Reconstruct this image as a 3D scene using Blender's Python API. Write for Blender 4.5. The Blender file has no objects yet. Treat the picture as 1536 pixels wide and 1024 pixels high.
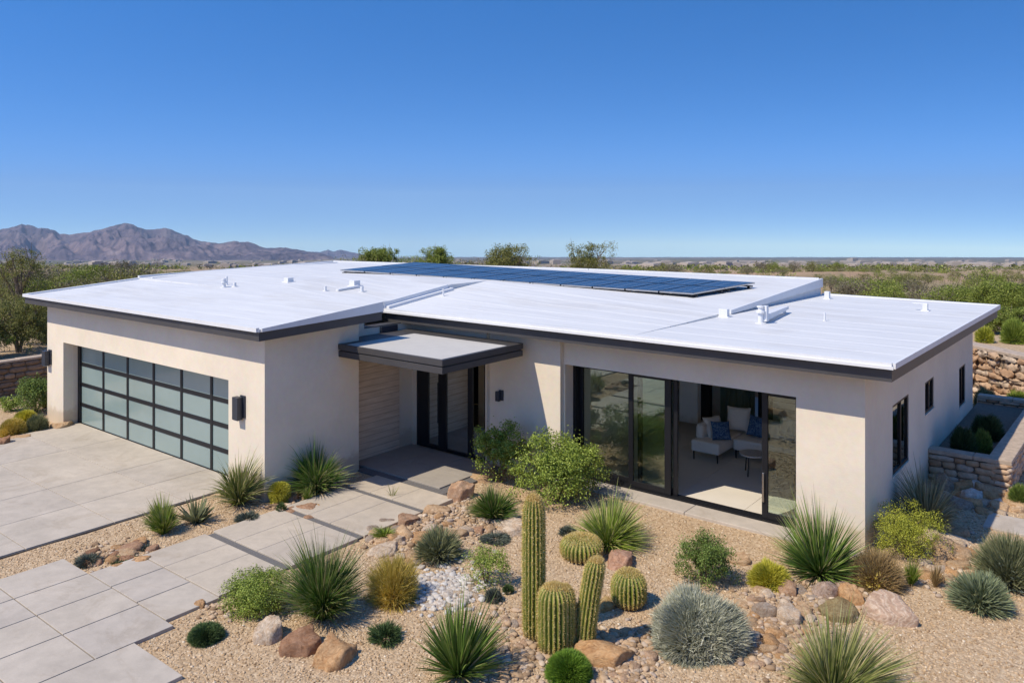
import bpy, math, random
import numpy as np
from mathutils import Vector, Matrix, noise as mnoise
random.seed(7)
S = bpy.context.scene
COL = S.collection
R_ = math.radians

# ------------------------------------------------------------------ camera model
F_, CX, CY, H = 1206.0, 768.0, 318.0, 6.0
AX = (1206/1536.5, -952/1536.5)      # world X axis seen as (right, depth)
AY = (952/1536.5, 1206/1536.5)       # world Y axis
def hw(u, d): return (u*AX[0]+d*AX[1], u*AY[0]+d*AY[1])
def at(px, py, z=0.0):
    d = F_*(H-z)/(py-CY)
    return hw((px-CX)/F_*d, d)
def at_d(px, d): return hw((px-CX)/F_*d, d)
def depth(x, y): return x*AX[1]+y*AY[1]
def proj(x, y, z):
    u = x*AX[0]+y*AY[0]; d = depth(x, y)
    return CX+F_*u/d, CY+F_*(H-z)/d

# ------------------------------------------------------------------ materials
MATS = {}
class NT:
    def __init__(s, name):
        s.m = bpy.data.materials.new(name); s.m.use_nodes = True
        s.t = s.m.node_tree; s.t.nodes.clear()
        s.out = s.n('ShaderNodeOutputMaterial')
    def n(s, typ, **kw):
        nd = s.t.nodes.new(typ)
        for k, v in kw.items():
            if k.startswith('i_'): nd.inputs[k[2:].replace('_', ' ')].default_value = v
            else: setattr(nd, k, v)
        return nd
    def l(s, a, ao, b, bi): s.t.links.new(a.outputs[ao], b.inputs[bi])
    def coord(s, kind='Object', scale=None):
        tc = s.n('ShaderNodeTexCoord')
        if scale is None: return tc, kind
        mp = s.n('ShaderNodeMapping'); mp.inputs['Scale'].default_value = scale
        s.l(tc, kind, mp, 'Vector'); return mp, 'Vector'
    def noise(s, c, scale, detail=4, rough=.6, dist=0):
        nd = s.n('ShaderNodeTexNoise'); nd.inputs['Scale'].default_value = scale
        nd.inputs['Detail'].default_value = detail; nd.inputs['Roughness'].default_value = rough
        nd.inputs['Distortion'].default_value = dist
        s.l(c[0], c[1], nd, 'Vector'); return nd
    def ramp(s, src, so, stops, interp='LINEAR'):
        r = s.n('ShaderNodeValToRGB'); e = r.color_ramp.elements; r.color_ramp.interpolation = interp
        while len(e) < len(stops): e.new(.5)
        for i, (p, c) in enumerate(stops):
            e[i].position = p; e[i].color = (*c, 1) if len(c) == 3 else c
        s.l(src, so, r, 'Fac'); return r
    def mix(s, fac, a, b, typ='MIX'):
        m = s.n('ShaderNodeMix'); m.data_type = 'RGBA'; m.blend_type = typ
        for v, k in ((fac, 0), (a, 6), (b, 7)):
            if isinstance(v, tuple) and hasattr(v[0], 'outputs'): s.t.links.new(v[0].outputs[v[1]], m.inputs[k])
            elif isinstance(v, (int, float)): m.inputs[k].default_value = v
            else: m.inputs[k].default_value = (*v, 1)
        return m
    def bsdf(s, **kw):
        b = s.n('ShaderNodeBsdfPrincipled')
        for k, v in kw.items():
            k = k.replace('_', ' ')
            if isinstance(v, tuple) and hasattr(v[0], 'outputs'): s.t.links.new(v[0].outputs[v[1]], b.inputs[k])
            elif isinstance(v, tuple) and len(v) == 3: b.inputs[k].default_value = (*v, 1)
            else: b.inputs[k].default_value = v
        return b
    def bump(s, src, so, strength=.3, dist=.02, normal=None):
        b = s.n('ShaderNodeBump'); b.inputs['Strength'].default_value = strength
        b.inputs['Distance'].default_value = dist
        s.l(src, so, b, 'Height')
        if normal: s.l(normal, 'Normal', b, 'Normal')
        return b
    def done(s, b, o='BSDF'):
        s.l(b, o, s.out, 'Surface'); MATS[s.m.name] = s.m; return s.m

def m_stucco(name, col, dark=.90):
    t = NT(name); c = t.coord('Object')
    n1 = t.noise(c, .7, 5, .6); n2 = t.noise(c, 38, 3, .7); n3 = t.noise(c, 9, 4, .6)
    r = t.ramp(n1, 'Fac', [(.3, tuple(v*dark for v in col)), (.7, tuple(min(1, v*1.04) for v in col))])
    m0 = t.mix(.25, (r, 'Color'), (n3, 'Color'), 'SOFT_LIGHT')
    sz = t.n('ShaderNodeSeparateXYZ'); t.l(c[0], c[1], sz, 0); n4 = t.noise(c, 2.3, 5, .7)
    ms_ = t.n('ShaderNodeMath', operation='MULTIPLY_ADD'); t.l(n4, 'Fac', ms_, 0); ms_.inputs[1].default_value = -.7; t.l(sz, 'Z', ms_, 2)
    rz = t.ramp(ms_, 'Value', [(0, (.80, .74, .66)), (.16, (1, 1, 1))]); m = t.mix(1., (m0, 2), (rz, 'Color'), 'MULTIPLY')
    hs = t.n('ShaderNodeHueSaturation'); hs.inputs['Saturation'].default_value = .9
    t.l(m, 2, hs, 'Color')
    b1 = t.bump(n2, 'Fac', .35, .006); b2 = t.bump(n3, 'Fac', .25, .012, b1)
    return t.done(t.bsdf(Base_Color=(hs, 'Color'), Roughness=.92, Normal=(b2, 'Normal')))
m_stucco('stucco', (.76, .65, .495))
m_stucco('interior_paint', (.88, .85, .79))

def m_simple(name, col, rough=.6, metal=0., spec=.5, var=.0, vs=6, bump=0, bs=60, coat=0):
    t = NT(name); c = t.coord('Object'); n = t.noise(c, vs, 5, .65)
    r = t.ramp(n, 'Fac', [(.3, tuple(v*(1-var) for v in col)), (.7, tuple(min(1, v*(1+var)) for v in col))])
    kw = dict(Base_Color=(r, 'Color'), Roughness=rough, Metallic=metal, Specular_IOR_Level=spec)
    if bump:
        n2 = t.noise(c, bs, 3, .6); bb = t.bump(n2, 'Fac', bump, .01); kw['Normal'] = (bb, 'Normal')
    b = t.bsdf(**kw)
    return t.done(b)
m_simple('fascia_metal', (.056, .053, .054), .5, var=.12, vs=2)
m_simple('frame_metal', (.010, .010, .012), .45, spec=.35, var=.1)
m_simple('black_trim', (.012, .012, .013), .5)
m_simple('white_metal', (.70, .705, .71), .5, var=.04, vs=3)
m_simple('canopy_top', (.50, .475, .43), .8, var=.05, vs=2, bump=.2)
m_simple('steel', (.5, .5, .5), .3, metal=1.)
m_simple('lamp_black', (.03, .034, .045), .45)
m_simple('lamp_glass', (.55, .55, .52), .3)
m_simple('dark_gravel', (.15, .14, .135), .95, var=.5, vs=120, bump=.9, bs=140)
m_simple('joint_dark', (.11, .095, .08), .95, var=.2, vs=20)
m_simple('sofa_fabric', (.84, .77, .68), .95, var=.06, vs=30, bump=.3, bs=200)
m_simple('dark_wood', (.025, .018, .014), .45, var=.2)
m_simple('table_stone', (.45, .43, .40), .35, var=.15, vs=8)
m_simple('wall_stone_cap', (.42, .33, .25), .9, var=.22, vs=7, bump=.6, bs=25)
m_simple('trunk_bark', (.17, .135, .10), .9, var=.3, vs=14, bump=.6, bs=30)
m_simple('stem_brown', (.13, .095, .06), .9, var=.3, vs=14)
m_simple('wool_tan', (.50, .36, .17), .95, var=.25, vs=40, bump=.8, bs=120)
m_simple('tile_int', (.68, .62, .53), .5, var=.05, vs=1.5)
m_simple('far_plaster', (.40, .345, .29), .9, var=.1)
m_simple('cedar_dark', (.03, .025, .02), .8)

# blue pillow fabric
t = NT('pillow_fabric'); c = t.coord('Object'); n = t.noise(c, 14, 6, .75, 2.5)
r = t.ramp(n, 'Fac', [(.38, (.01, .03, .09)), (.5, (.03, .10, .24)), (.6, (.25, .34, .42)), (.68, (.03, .12, .25))])
t.done(t.bsdf(Base_Color=(r, 'Color'), Roughness=.9))

# white roof coating
t = NT('roof_coating'); c = t.coord('Object', (.35, 2.4, 1)); n = t.noise(c, 1.6, 6, .62)
c2 = t.coord('Object', (.12, 5.5, 1)); n2 = t.noise(c2, 2.2, 5, .7)
r = t.ramp(n, 'Fac', [(.3, (.61, .61, .61)), (.55, (.67, .668, .655)), (.8, (.70, .695, .68))])
r2 = t.ramp(n2, 'Fac', [(.34, (.91, .92, .935)), (.5, (1, 1, 1))])
m = t.mix(.55, (r, 'Color'), (r2, 'Color'), 'MULTIPLY')
c3 = t.coord('Object', (.5, 1, 1)); n5 = t.noise(c3, .45, 7, .68, .8); r5 = t.ramp(n5, 'Fac', [(.50, (1, 1, 1)), (.62, (.91, .89, .86)), (.66, (.97, .96, .94)), (.76, (.90, .88, .86))]); m = t.mix(.75, (m, 2), (r5, 'Color'), 'MULTIPLY')
b = t.bump(n2, 'Fac', .15, .03)
t.done(t.bsdf(Base_Color=(m, 2), Roughness=.55, Normal=(b, 'Normal')))

# concrete slabs
def m_concrete(name, col, var=.1):
    t = NT(name); c = t.coord('Object'); n1 = t.noise(c, .9, 6, .65, .4); n2 = t.noise(c, 60, 3, .7); n3 = t.noise(c, 5, 5, .7)
    g = t.n('ShaderNodeNewGeometry')
    r = t.ramp(n1, 'Fac', [(.28, tuple(v*(1-var) for v in col)), (.72, tuple(v*(1+var*.6) for v in col))])
    r2 = t.ramp(n3, 'Fac', [(.35, (.86, .86, .86)), (.6, (1, 1, 1))])
    m = t.mix(.7, (r, 'Color'), (r2, 'Color'), 'MULTIPLY')
    r3 = t.ramp(g, 'Random Per Island', [(0, (.93, .93, .95)), (1, (1.0, .99, .975))])
    m2 = t.mix(1., (m, 2), (r3, 'Color'), 'MULTIPLY')
    r4 = t.ramp(n2, 'Fac', [(.3, (.86, .86, .86)), (.6, (1, 1, 1))])
    m3 = t.mix(.6, (m2, 2), (r4, 'Color'), 'MULTIPLY')
    n6 = t.noise(c, .55, 8, .75, 1.5); r6 = t.ramp(n6, 'Fac', [(.54, (1, 1, 1)), (.62, (.86, .83, .79)), (.66, (.95, .94, .92)), (.74, (.80, .77, .73))])
    m3 = t.mix(.7, (m3, 2), (r6, 'Color'), 'MULTIPLY'); b = t.bump(n2, 'Fac', .2, .004)
    t.done(t.bsdf(Base_Color=(m3, 2), Roughness=.82, Normal=(b, 'Normal')))
m_concrete('driveway_concrete', (.52, .455, .375), .16)
m_concrete('walk_concrete', (.53, .455, .36), .14)
m_concrete('slab_concrete', (.52, .455, .38))
m_concrete('porch_tile', (.37, .33, .28), .08)

# wood-look tile cladding
t = NT('cladding_tile'); c = t.coord('Object', (1, 1.1, 9)); n = t.noise(c, 1.6, 6, .65)
c2 = t.coord('Object'); w = t.n('ShaderNodeTexWave'); w.wave_type = 'BANDS'; w.bands_direction = 'Z'
w.inputs['Scale'].default_value = 2.1; w.inputs['Distortion'].default_value = 0; t.l(c2[0], c2[1], w, 'Vector')
r = t.ramp(n, 'Fac', [(.3, (.56, .42, .29)), (.55, (.69, .54, .395)), (.75, (.75, .62, .48))])
rw = t.ramp(w, 'Fac', [(0, (.55, .5, .45)), (.05, (1, 1, 1))])
m = t.mix(.8, (r, 'Color'), (rw, 'Color'), 'MULTIPLY')
bb = t.bump(w, 'Fac', .3, .01)
t.done(t.bsdf(Base_Color=(m, 2), Roughness=.75, Normal=(bb, 'Normal')))
t = NT('curtain_cloth'); c = t.coord('Object'); b = t.bsdf(Base_Color=(.36, .38, .28), Roughness=.9); tl = t.n('ShaderNodeBsdfTranslucent'); tl.inputs['Color'].default_value = (.42, .46, .30, 1)
ms = t.n('ShaderNodeMixShader'); ms.inputs[0].default_value = .45; t.l(b, 'BSDF', ms, 1); t.l(tl, 'BSDF', ms, 2); t.done(ms, 'Shader')
# white shiplap
t = NT('shiplap'); c2 = t.coord('Object'); w = t.n('ShaderNodeTexWave'); w.bands_direction = 'Z'
w.inputs['Scale'].default_value = 1.7; t.l(c2[0], c2[1], w, 'Vector')
rw = t.ramp(w, 'Fac', [(0, (.25, .24, .22)), (.06, (.78, .75, .68))])
t.done(t.bsdf(Base_Color=(rw, 'Color'), Roughness=.7))

# glass: coated, partly reflecting
def m_glass(name, tint, lo=.22, rough=0.0):
    t = NT(name)
    tr = t.n('ShaderNodeBsdfTransparent'); tr.inputs['Color'].default_value = (*tint, 1)
    gl = t.n('ShaderNodeBsdfGlossy'); gl.inputs['Roughness'].default_value = rough
    gl.inputs['Color'].default_value = (.86, .93, .90, 1)
    fr = t.n('ShaderNodeFresnel'); fr.inputs['IOR'].default_value = 1.5
    mr = t.n('ShaderNodeMapRange'); mr.inputs['From Min'].default_value = 0; mr.inputs['From Max'].default_value = 1
    mr.inputs['To Min'].default_value = lo; mr.inputs['To Max'].default_value = 1
    t.l(fr, 'Fac', mr, 'Value')
    ms = t.n('ShaderNodeMixShader'); t.l(mr, 'Result', ms, 'Fac'); t.l(tr, 'BSDF', ms, 1); t.l(gl, 'BSDF', ms, 2)
    t.done(ms, 'Shader')
m_glass('window_glass', (.80, .88, .82), .10)
m_glass('entry_glass', (.72, .70, .58), .78)
m_glass('side_glass', (.62, .70, .70), .22)
t = NT('frosted_glass'); c = t.coord('Object'); n = t.noise(c, .5, 3)
r = t.ramp(n, 'Fac', [(.3, (.225, .30, .285)), (.7, (.27, .35, .33))])
t.done(t.bsdf(Base_Color=(r, 'Color'), Roughness=.22, Specular_IOR_Level=.7, Coat_Weight=.35, Coat_Roughness=.05))

# solar glass
t = NT('solar_glass'); c = t.coord('Object')
br = t.n('ShaderNodeTexBrick'); br.offset = 0; br.inputs['Scale'].default_value = 1
br.inputs['Brick Width'].default_value = .32; br.inputs['Row Height'].default_value = .32; br.inputs['Mortar Size'].default_value = .012
br.inputs['Color1'].default_value = (.022, .046, .085, 1); br.inputs['Color2'].default_value = (.03, .06, .105, 1); br.inputs['Mortar'].default_value = (.17, .21, .26, 1)
t.l(c[0], c[1], br, 'Vector')
t.done(t.bsdf(Base_Color=(br, 'Color'), Roughness=.22, Specular_IOR_Level=.6))

# gravel ground + desert floor, one sheet
t = NT('desert_ground'); c = t.coord('Object')
v = t.n('ShaderNodeTexVoronoi'); v.inputs['Scale'].default_value = 26; t.l(c[0], c[1], v, 'Vector')
v2 = t.n('ShaderNodeTexVoronoi'); v2.inputs['Scale'].default_value = 55; t.l(c[0], c[1], v2, 'Vector')
sep = t.n('ShaderNodeSeparateColor'); t.l(v, 'Color', sep, 'Color')
rg = t.ramp(sep, 'Red', [(0, (.29, .19, .10)), (.35, (.45, .31, .17)), (.7, (.55, .395, .235)), (1, (.64, .50, .33))])
n1 = t.noise(c, .55, 5, .6); rr = t.ramp(n1, 'Fac', [(.35, (.43, .30, .185)), (.65, (.46, .355, .255))])
m1 = t.mix(.45, (rg, 'Color'), (rr, 'Color'))
nl = t.noise(c, .02, 6, .7, .8); rl = t.ramp(nl, 'Fac', [(.42, (.42, .28, .175)), (.55, (.34, .25, .15)), (.66, (.22, .19, .09))])
nx = t.noise(c, .0011, 7, .75, .5)
rx = t.ramp(nx, 'Fac', [(.34, (.40, .31, .24)), (.46, (.20, .17, .11)), (.58, (.12, .115, .075)), (.72, (.30, .23, .18))])
sx = t.n('ShaderNodeVectorMath', operation='LENGTH'); t.l(c[0], c[1], sx, 0)
f1 = t.n('ShaderNodeMapRange'); f1.inputs['From Min'].default_value = 28; f1.inputs['From Max'].default_value = 60; t.l(sx, 'Value', f1, 'Value')
f2 = t.n('ShaderNodeMapRange'); f2.inputs['From Min'].default_value = 500; f2.inputs['From Max'].default_value = 2500; t.l(sx, 'Value', f2, 'Value')
ma = t.mix((f1, 'Result'), (m1, 2), (rl, 'Color')); mb = t.mix((f2, 'Result'), (ma, 2), (rx, 'Color'))
b1 = t.bump(v, 'Distance', .75, .02); b1.invert = True
b2 = t.bump(v2, 'Distance', .4, .01, b1); b2.invert = True
t.done(t.bsdf(Base_Color=(mb, 2), Roughness=.95, Specular_IOR_Level=.2, Normal=(b2, 'Normal')))

# loose gravel, random per stone
t = NT('gravel_stone'); g = t.n('ShaderNodeNewGeometry')
r = t.ramp(g, 'Random Per Island', [(0, (.26, .165, .09)), (.25, (.44, .30, .165)), (.6, (.54, .385, .235)), (.9, (.62, .47, .31)), (1, (.72, .62, .47))])
t.done(t.bsdf(Base_Color=(r, 'Color'), Roughness=.9, Specular_IOR_Level=.25))

for nm_, st_ in (('pebble_tan', [(0, (.24, .155, .09)), (.3, (.42, .285, .17)), (.6, (.50, .36, .235)), (.85, (.36, .28, .22)), (1, (.60, .48, .35))]), ('pebble_white', [(0, (.40, .34, .28)), (.4, (.54, .49, .43)), (.8, (.48, .45, .42)), (1, (.66, .62, .56))])):
    t = NT(nm_); g = t.n('ShaderNodeNewGeometry'); r = t.ramp(g, 'Random Per Island', st_); c = t.coord('Object'); n = t.noise(c, 50, 4, .7); b = t.bump(n, 'Fac', .4, .006)
    t.done(t.bsdf(Base_Color=(r, 'Color'), Roughness=.85, Specular_IOR_Level=.3, Normal=(b, 'Normal')))
# rock: tint from object colour
t = NT('rock'); c = t.coord('Object'); oi = t.n('ShaderNodeObjectInfo')
n1 = t.noise(c, 3.2, 8, .75, 1.2); n2 = t.noise(c, 22, 5, .7); n3 = t.noise(c, 1.8, 4, .6, 2.5)
r1 = t.ramp(n1, 'Fac', [(.3, (.50, .44, .40)), (.5, (.95, .92, .9)), (.7, (1.22, 1.16, 1.08))])
r3 = t.ramp(n3, 'Fac', [(.4, (.88, .78, .70)), (.55, (1, 1, 1)), (.68, (1.1, 1.08, 1.1))])
m1 = t.mix(1., (oi, 'Color'), (r1, 'Color'), 'MULTIPLY'); m2 = t.mix(1., (m1, 2), (r3, 'Color'), 'MULTIPLY')
b1 = t.bump(n2, 'Fac', .6, .02); b2 = t.bump(n1, 'Fac', .6, .06, b1)
t.done(t.bsdf(Base_Color=(m2, 2), Roughness=.88, Specular_IOR_Level=.3, Normal=(b2, 'Normal')))

t = NT('rock_striped'); c = t.coord('Object'); w = t.n('ShaderNodeTexWave'); w.bands_direction = 'DIAGONAL'; w.inputs['Scale'].default_value = 1.6; w.inputs['Distortion'].default_value = 7; w.inputs['Detail'].default_value = 5; w.inputs['Detail Scale'].default_value = 1.2; t.l(c[0], c[1], w, 'Vector')
n1 = t.noise(c, 9, 7, .72); r = t.ramp(w, 'Fac', [(.1, (.44, .30, .21)), (.45, (.53, .39, .28)), (.7, (.59, .47, .36)), (.95, (.47, .33, .24))])
r1 = t.ramp(n1, 'Fac', [(.3, (.62, .58, .55)), (.6, (1.1, 1.08, 1.05))]); m = t.mix(1., (r, 'Color'), (r1, 'Color'), 'MULTIPLY'); b = t.bump(n1, 'Fac', .7, .04)
t.done(t.bsdf(Base_Color=(m, 2), Roughness=.85, Normal=(b, 'Normal')))
# stacked masonry for planter + retaining walls: geometry stones, tint per stone
def m_masonry(name, stops):
    t = NT(name); g = t.n('ShaderNodeNewGeometry'); c = t.coord('Object'); n = t.noise(c, 9, 6, .7)
    r = t.ramp(g, 'Random Per Island', stops)
    r1 = t.ramp(n, 'Fac', [(.3, (.7, .68, .66)), (.6, (1.08, 1.06, 1.04))])
    m = t.mix(1., (r, 'Color'), (r1, 'Color'), 'MULTIPLY'); n2 = t.noise(c, 30, 4, .7)
    b = t.bump(n, 'Fac', .6, .03); b2 = t.bump(n2, 'Fac', .5, .01, b)
    t.done(t.bsdf(Base_Color=(m, 2), Roughness=.9, Specular_IOR_Level=.25, Normal=(b2, 'Normal')))
m_masonry('masonry_tan', [(0, (.36, .22, .13)), (.3, (.48, .32, .20)), (.6, (.55, .39, .26)), (.85, (.47, .38, .30)), (1, (.62, .49, .36))])
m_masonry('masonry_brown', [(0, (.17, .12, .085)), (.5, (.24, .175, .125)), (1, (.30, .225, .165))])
m_simple('mortar', (.16, .12, .085), .95, var=.3, vs=20)

# leaves
def m_leaf(name, stops, trans=.18, rough=.6, grad=None, spec=.35):
    t = NT(name); g = t.n('ShaderNodeNewGeometry'); c = t.coord('Object'); n = t.noise(c, 2.2, 3)
    r = t.ramp(g, 'Random Per Island', stops)
    r1 = t.ramp(n, 'Fac', [(.3, (.78, .8, .76)), (.7, (1.15, 1.12, 1.1))])
    m = t.mix(1., (r, 'Color'), (r1, 'Color'), 'MULTIPLY'); src = (m, 2)
    if grad:
        at_ = t.n('ShaderNodeAttribute'); at_.attribute_name = 't'
        rr = t.ramp(at_, 'Fac', [(0, (0, 0, 0)), (grad[1], (0, 0, 0)), (1, (1, 1, 1))])
        m2 = t.mix((rr, 'Color'), src, grad[0]); src = (m2, 2)
    b = t.bsdf(Base_Color=src, Roughness=rough, Specular_IOR_Level=spec)
    tl = t.n('ShaderNodeBsdfTranslucent'); t.t.links.new(src[0].outputs[src[1]], tl.inputs['Color'])
    ms = t.n('ShaderNodeMixShader'); ms.inputs[0].default_value = trans
    t.l(b, 'BSDF', ms, 1); t.l(tl, 'BSDF', ms, 2)
    t.done(ms, 'Shader')
m_leaf('leaf_bright', [(0, (.13, .19, .022)), (.5, (.25, .33, .045)), (1, (.46, .54, .12))], .22)
m_leaf('leaf_mid', [(0, (.08, .13, .022)), (.5, (.15, .22, .04)), (1, (.26, .34, .08))])
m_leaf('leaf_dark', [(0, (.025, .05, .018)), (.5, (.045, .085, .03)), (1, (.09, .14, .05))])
m_leaf('leaf_chart', [(0, (.20, .22, .02)), (.5, (.38, .40, .035)), (1, (.60, .60, .10))])
m_leaf('leaf_yellow', [(0, (.34, .33, .03)), (.5, (.58, .54, .06)), (1, (.78, .72, .13))])
m_leaf('leaf_ochre', [(0, (.36, .28, .045)), (.5, (.60, .46, .085)), (1, (.76, .62, .22))])
m_leaf('leaf_brown', [(0, (.19, .12, .05)), (.5, (.38, .26, .12)), (1, (.54, .40, .19))])
m_leaf('leaf_silver', [(0, (.28, .29, .20)), (.5, (.47, .475, .36)), (1, (.64, .63, .50))], .12, .8)
m_leaf('leaf_graygreen', [(0, (.14, .155, .07)), (.5, (.235, .255, .125)), (1, (.36, .36, .20))], .15, .7)
m_leaf('leaf_bluegray', [(0, (.13, .165, .085)), (.5, (.23, .275, .15)), (1, (.35, .39, .24))], .12, .65)
m_leaf('leaf_conifer', [(0, (.04, .075, .022)), (.5, (.08, .135, .042)), (1, (.14, .20, .07))], .08, .8)
m_leaf('leaf_slate', [(0, (.06, .075, .055)), (.5, (.11, .13, .10)), (1, (.18, .20, .16))], .08, .8)
m_leaf('leaf_lawn', [(0, (.08, .16, .015)), (.5, (.16, .28, .03)), (1, (.26, .42, .05))])
m_leaf('blade_deep', [(0, (.055, .12, .02)), (.5, (.115, .215, .032)), (.86, (.20, .31, .055)), (.93, (.42, .36, .17))], .15, .45, ((.33, .31, .14), .72))
m_leaf('blade_yucca', [(0, (.055, .115, .022)), (.5, (.125, .21, .036)), (.88, (.24, .34, .075)), (.94, (.48, .42, .22))], .1, .4, ((.36, .33, .15), .85))
m_leaf('blade_light', [(0, (.13, .17, .04)), (.5, (.25, .29, .075)), (.85, (.42, .42, .16)), (.93, (.58, .50, .28))], .15, .5, ((.45, .40, .2), .75))
m_leaf('blade_fresh', [(0, (.11, .18, .02)), (.5, (.21, .30, .035)), (.86, (.36, .42, .08)), (.94, (.52, .46, .2))], .18, .5, ((.42, .40, .16), .7))
m_leaf('blade_pale', [(0, (.15, .15, .08)), (.5, (.26, .26, .14)), (1, (.48, .44, .28))], .12, .6)
m_leaf('blade_straw', [(0, (.28, .19, .10)), (1, (.55, .42, .26))], .1, .8)
m_leaf('desert_leaf', [(0, (.11, .12, .03)), (.45, (.19, .20, .05)), (.8, (.27, .27, .075)), (1, (.38, .35, .14))], .25, .8)
m_leaf('desert_leaf_green', [(0, (.13, .17, .025)), (.5, (.22, .28, .045)), (1, (.38, .42, .10))], .3, .7)
m_leaf('desert_leaf_gray', [(0, (.12, .11, .07)), (.5, (.20, .18, .12)), (1, (.30, .27, .19))], .1, .9)
m_leaf('spine', [(0, (.50, .35, .10)), (.5, (.70, .52, .18)), (1, (.85, .74, .42))], .1, .6)

# cactus skin : colour by rib attribute
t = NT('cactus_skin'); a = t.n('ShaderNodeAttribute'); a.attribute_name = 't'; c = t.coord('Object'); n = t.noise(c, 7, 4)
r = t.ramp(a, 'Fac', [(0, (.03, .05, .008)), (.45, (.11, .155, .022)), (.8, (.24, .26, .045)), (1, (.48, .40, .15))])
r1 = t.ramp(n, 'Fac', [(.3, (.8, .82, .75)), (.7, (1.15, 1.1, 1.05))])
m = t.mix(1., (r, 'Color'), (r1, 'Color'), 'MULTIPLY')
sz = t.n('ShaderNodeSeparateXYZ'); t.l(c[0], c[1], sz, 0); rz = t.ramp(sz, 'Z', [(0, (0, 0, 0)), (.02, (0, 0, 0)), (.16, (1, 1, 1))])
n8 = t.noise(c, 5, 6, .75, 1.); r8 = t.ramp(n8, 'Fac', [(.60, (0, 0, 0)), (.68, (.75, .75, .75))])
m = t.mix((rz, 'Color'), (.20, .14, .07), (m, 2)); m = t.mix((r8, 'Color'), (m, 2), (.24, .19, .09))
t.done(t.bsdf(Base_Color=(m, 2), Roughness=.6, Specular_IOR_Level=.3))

# mountain
t = NT('mountain_rock'); c = t.coord('Object'); n1 = t.noise(c, .0035, 9, .72, .6); n2 = t.noise(c, .0009, 5, .6)
r = t.ramp(n1, 'Fac', [(.34, (.05, .05, .075)), (.47, (.14, .115, .14)), (.6, (.26, .205, .21)), (.72, (.38, .31, .29))])  # bluish purple tint puts distance haze into the rock colour
r2 = t.ramp(n2, 'Fac', [(.35, (.75, .78, .8)), (.65, (1.15, 1.05, 1.0))])
m = t.mix(1., (r, 'Color'), (r2, 'Color'), 'MULTIPLY'); b = t.bump(n1, 'Fac', 1., 60)
t.done(t.bsdf(Base_Color=(m, 2), Roughness=1., Specular_IOR_Level=.05, Normal=(b, 'Normal')))

# ------------------------------------------------------------------ object helpers
def mesh_from(name, V, Fs, mat, smooth=False, attr=None, mats=None, mi=None):
    me = bpy.data.meshes.new(name)
    V = np.asarray(V, dtype=np.float32)
    if isinstance(Fs, np.ndarray):
        n, k = Fs.shape
        me.vertices.add(len(V)); me.vertices.foreach_set('co', V.ravel())
        me.loops.add(n*k); me.loops.foreach_set('vertex_index', Fs.astype(np.int32).ravel())
        me.polygons.add(n); me.polygons.foreach_set('loop_start', np.arange(0, n*k, k, dtype=np.int32))
        me.update(calc_edges=True); me.validate()
    else:
        me.from_pydata([tuple(map(float, v)) for v in V], [], [tuple(f) for f in Fs]); me.update()
    if attr is not None:
        a = me.attributes.new('t', 'FLOAT', 'POINT'); a.data.foreach_set('value', np.asarray(attr, dtype=np.float32))
    for m in (mats or [mat]): me.materials.append(MATS[m] if isinstance(m, str) else m)
    if mi is not None: me.polygons.foreach_set('material_index', np.asarray(mi, dtype=np.int32))
    if smooth: me.polygons.foreach_set('use_smooth', np.ones(len(me.polygons), dtype=bool))
    return me
WORLD = {}
def put(name, me, parent=None, loc=(0, 0, 0), rot=0, scale=None):
    o = bpy.data.objects.new(name, me); COL.objects.link(o)
    o.location = loc; o.rotation_euler = (0, 0, rot)
    if scale is not None: o.scale = scale if hasattr(scale, '__len__') else (scale,)*3
    if parent: o.parent = parent
    return o
def tag(o, label=None, cat=None, group=None, kind=None):
    if label: o['label'] = label
    if cat: o['category'] = cat
    if group: o['group'] = group
    if kind: o['kind'] = kind
    return o
def empty(name, loc, label, cat, group=None, rot=0):
    o = bpy.data.objects.new(name, None); COL.objects.link(o); o.location = loc; o.rotation_euler = (0, 0, rot)
    o.empty_display_size = .1
    return tag(o, label, cat, group)
def copy_thing(src, loc, rot=0, scale=1., label=None):
    r = src.copy(); COL.objects.link(r); r.location = loc; r.rotation_euler = (0, 0, rot)
    r.scale = scale if hasattr(scale, '__len__') else (scale,)*3
    if label: r['label'] = label
    for ch in list(src.children):
        c = ch.copy(); COL.objects.link(c); c.parent = r
    return r

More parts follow.
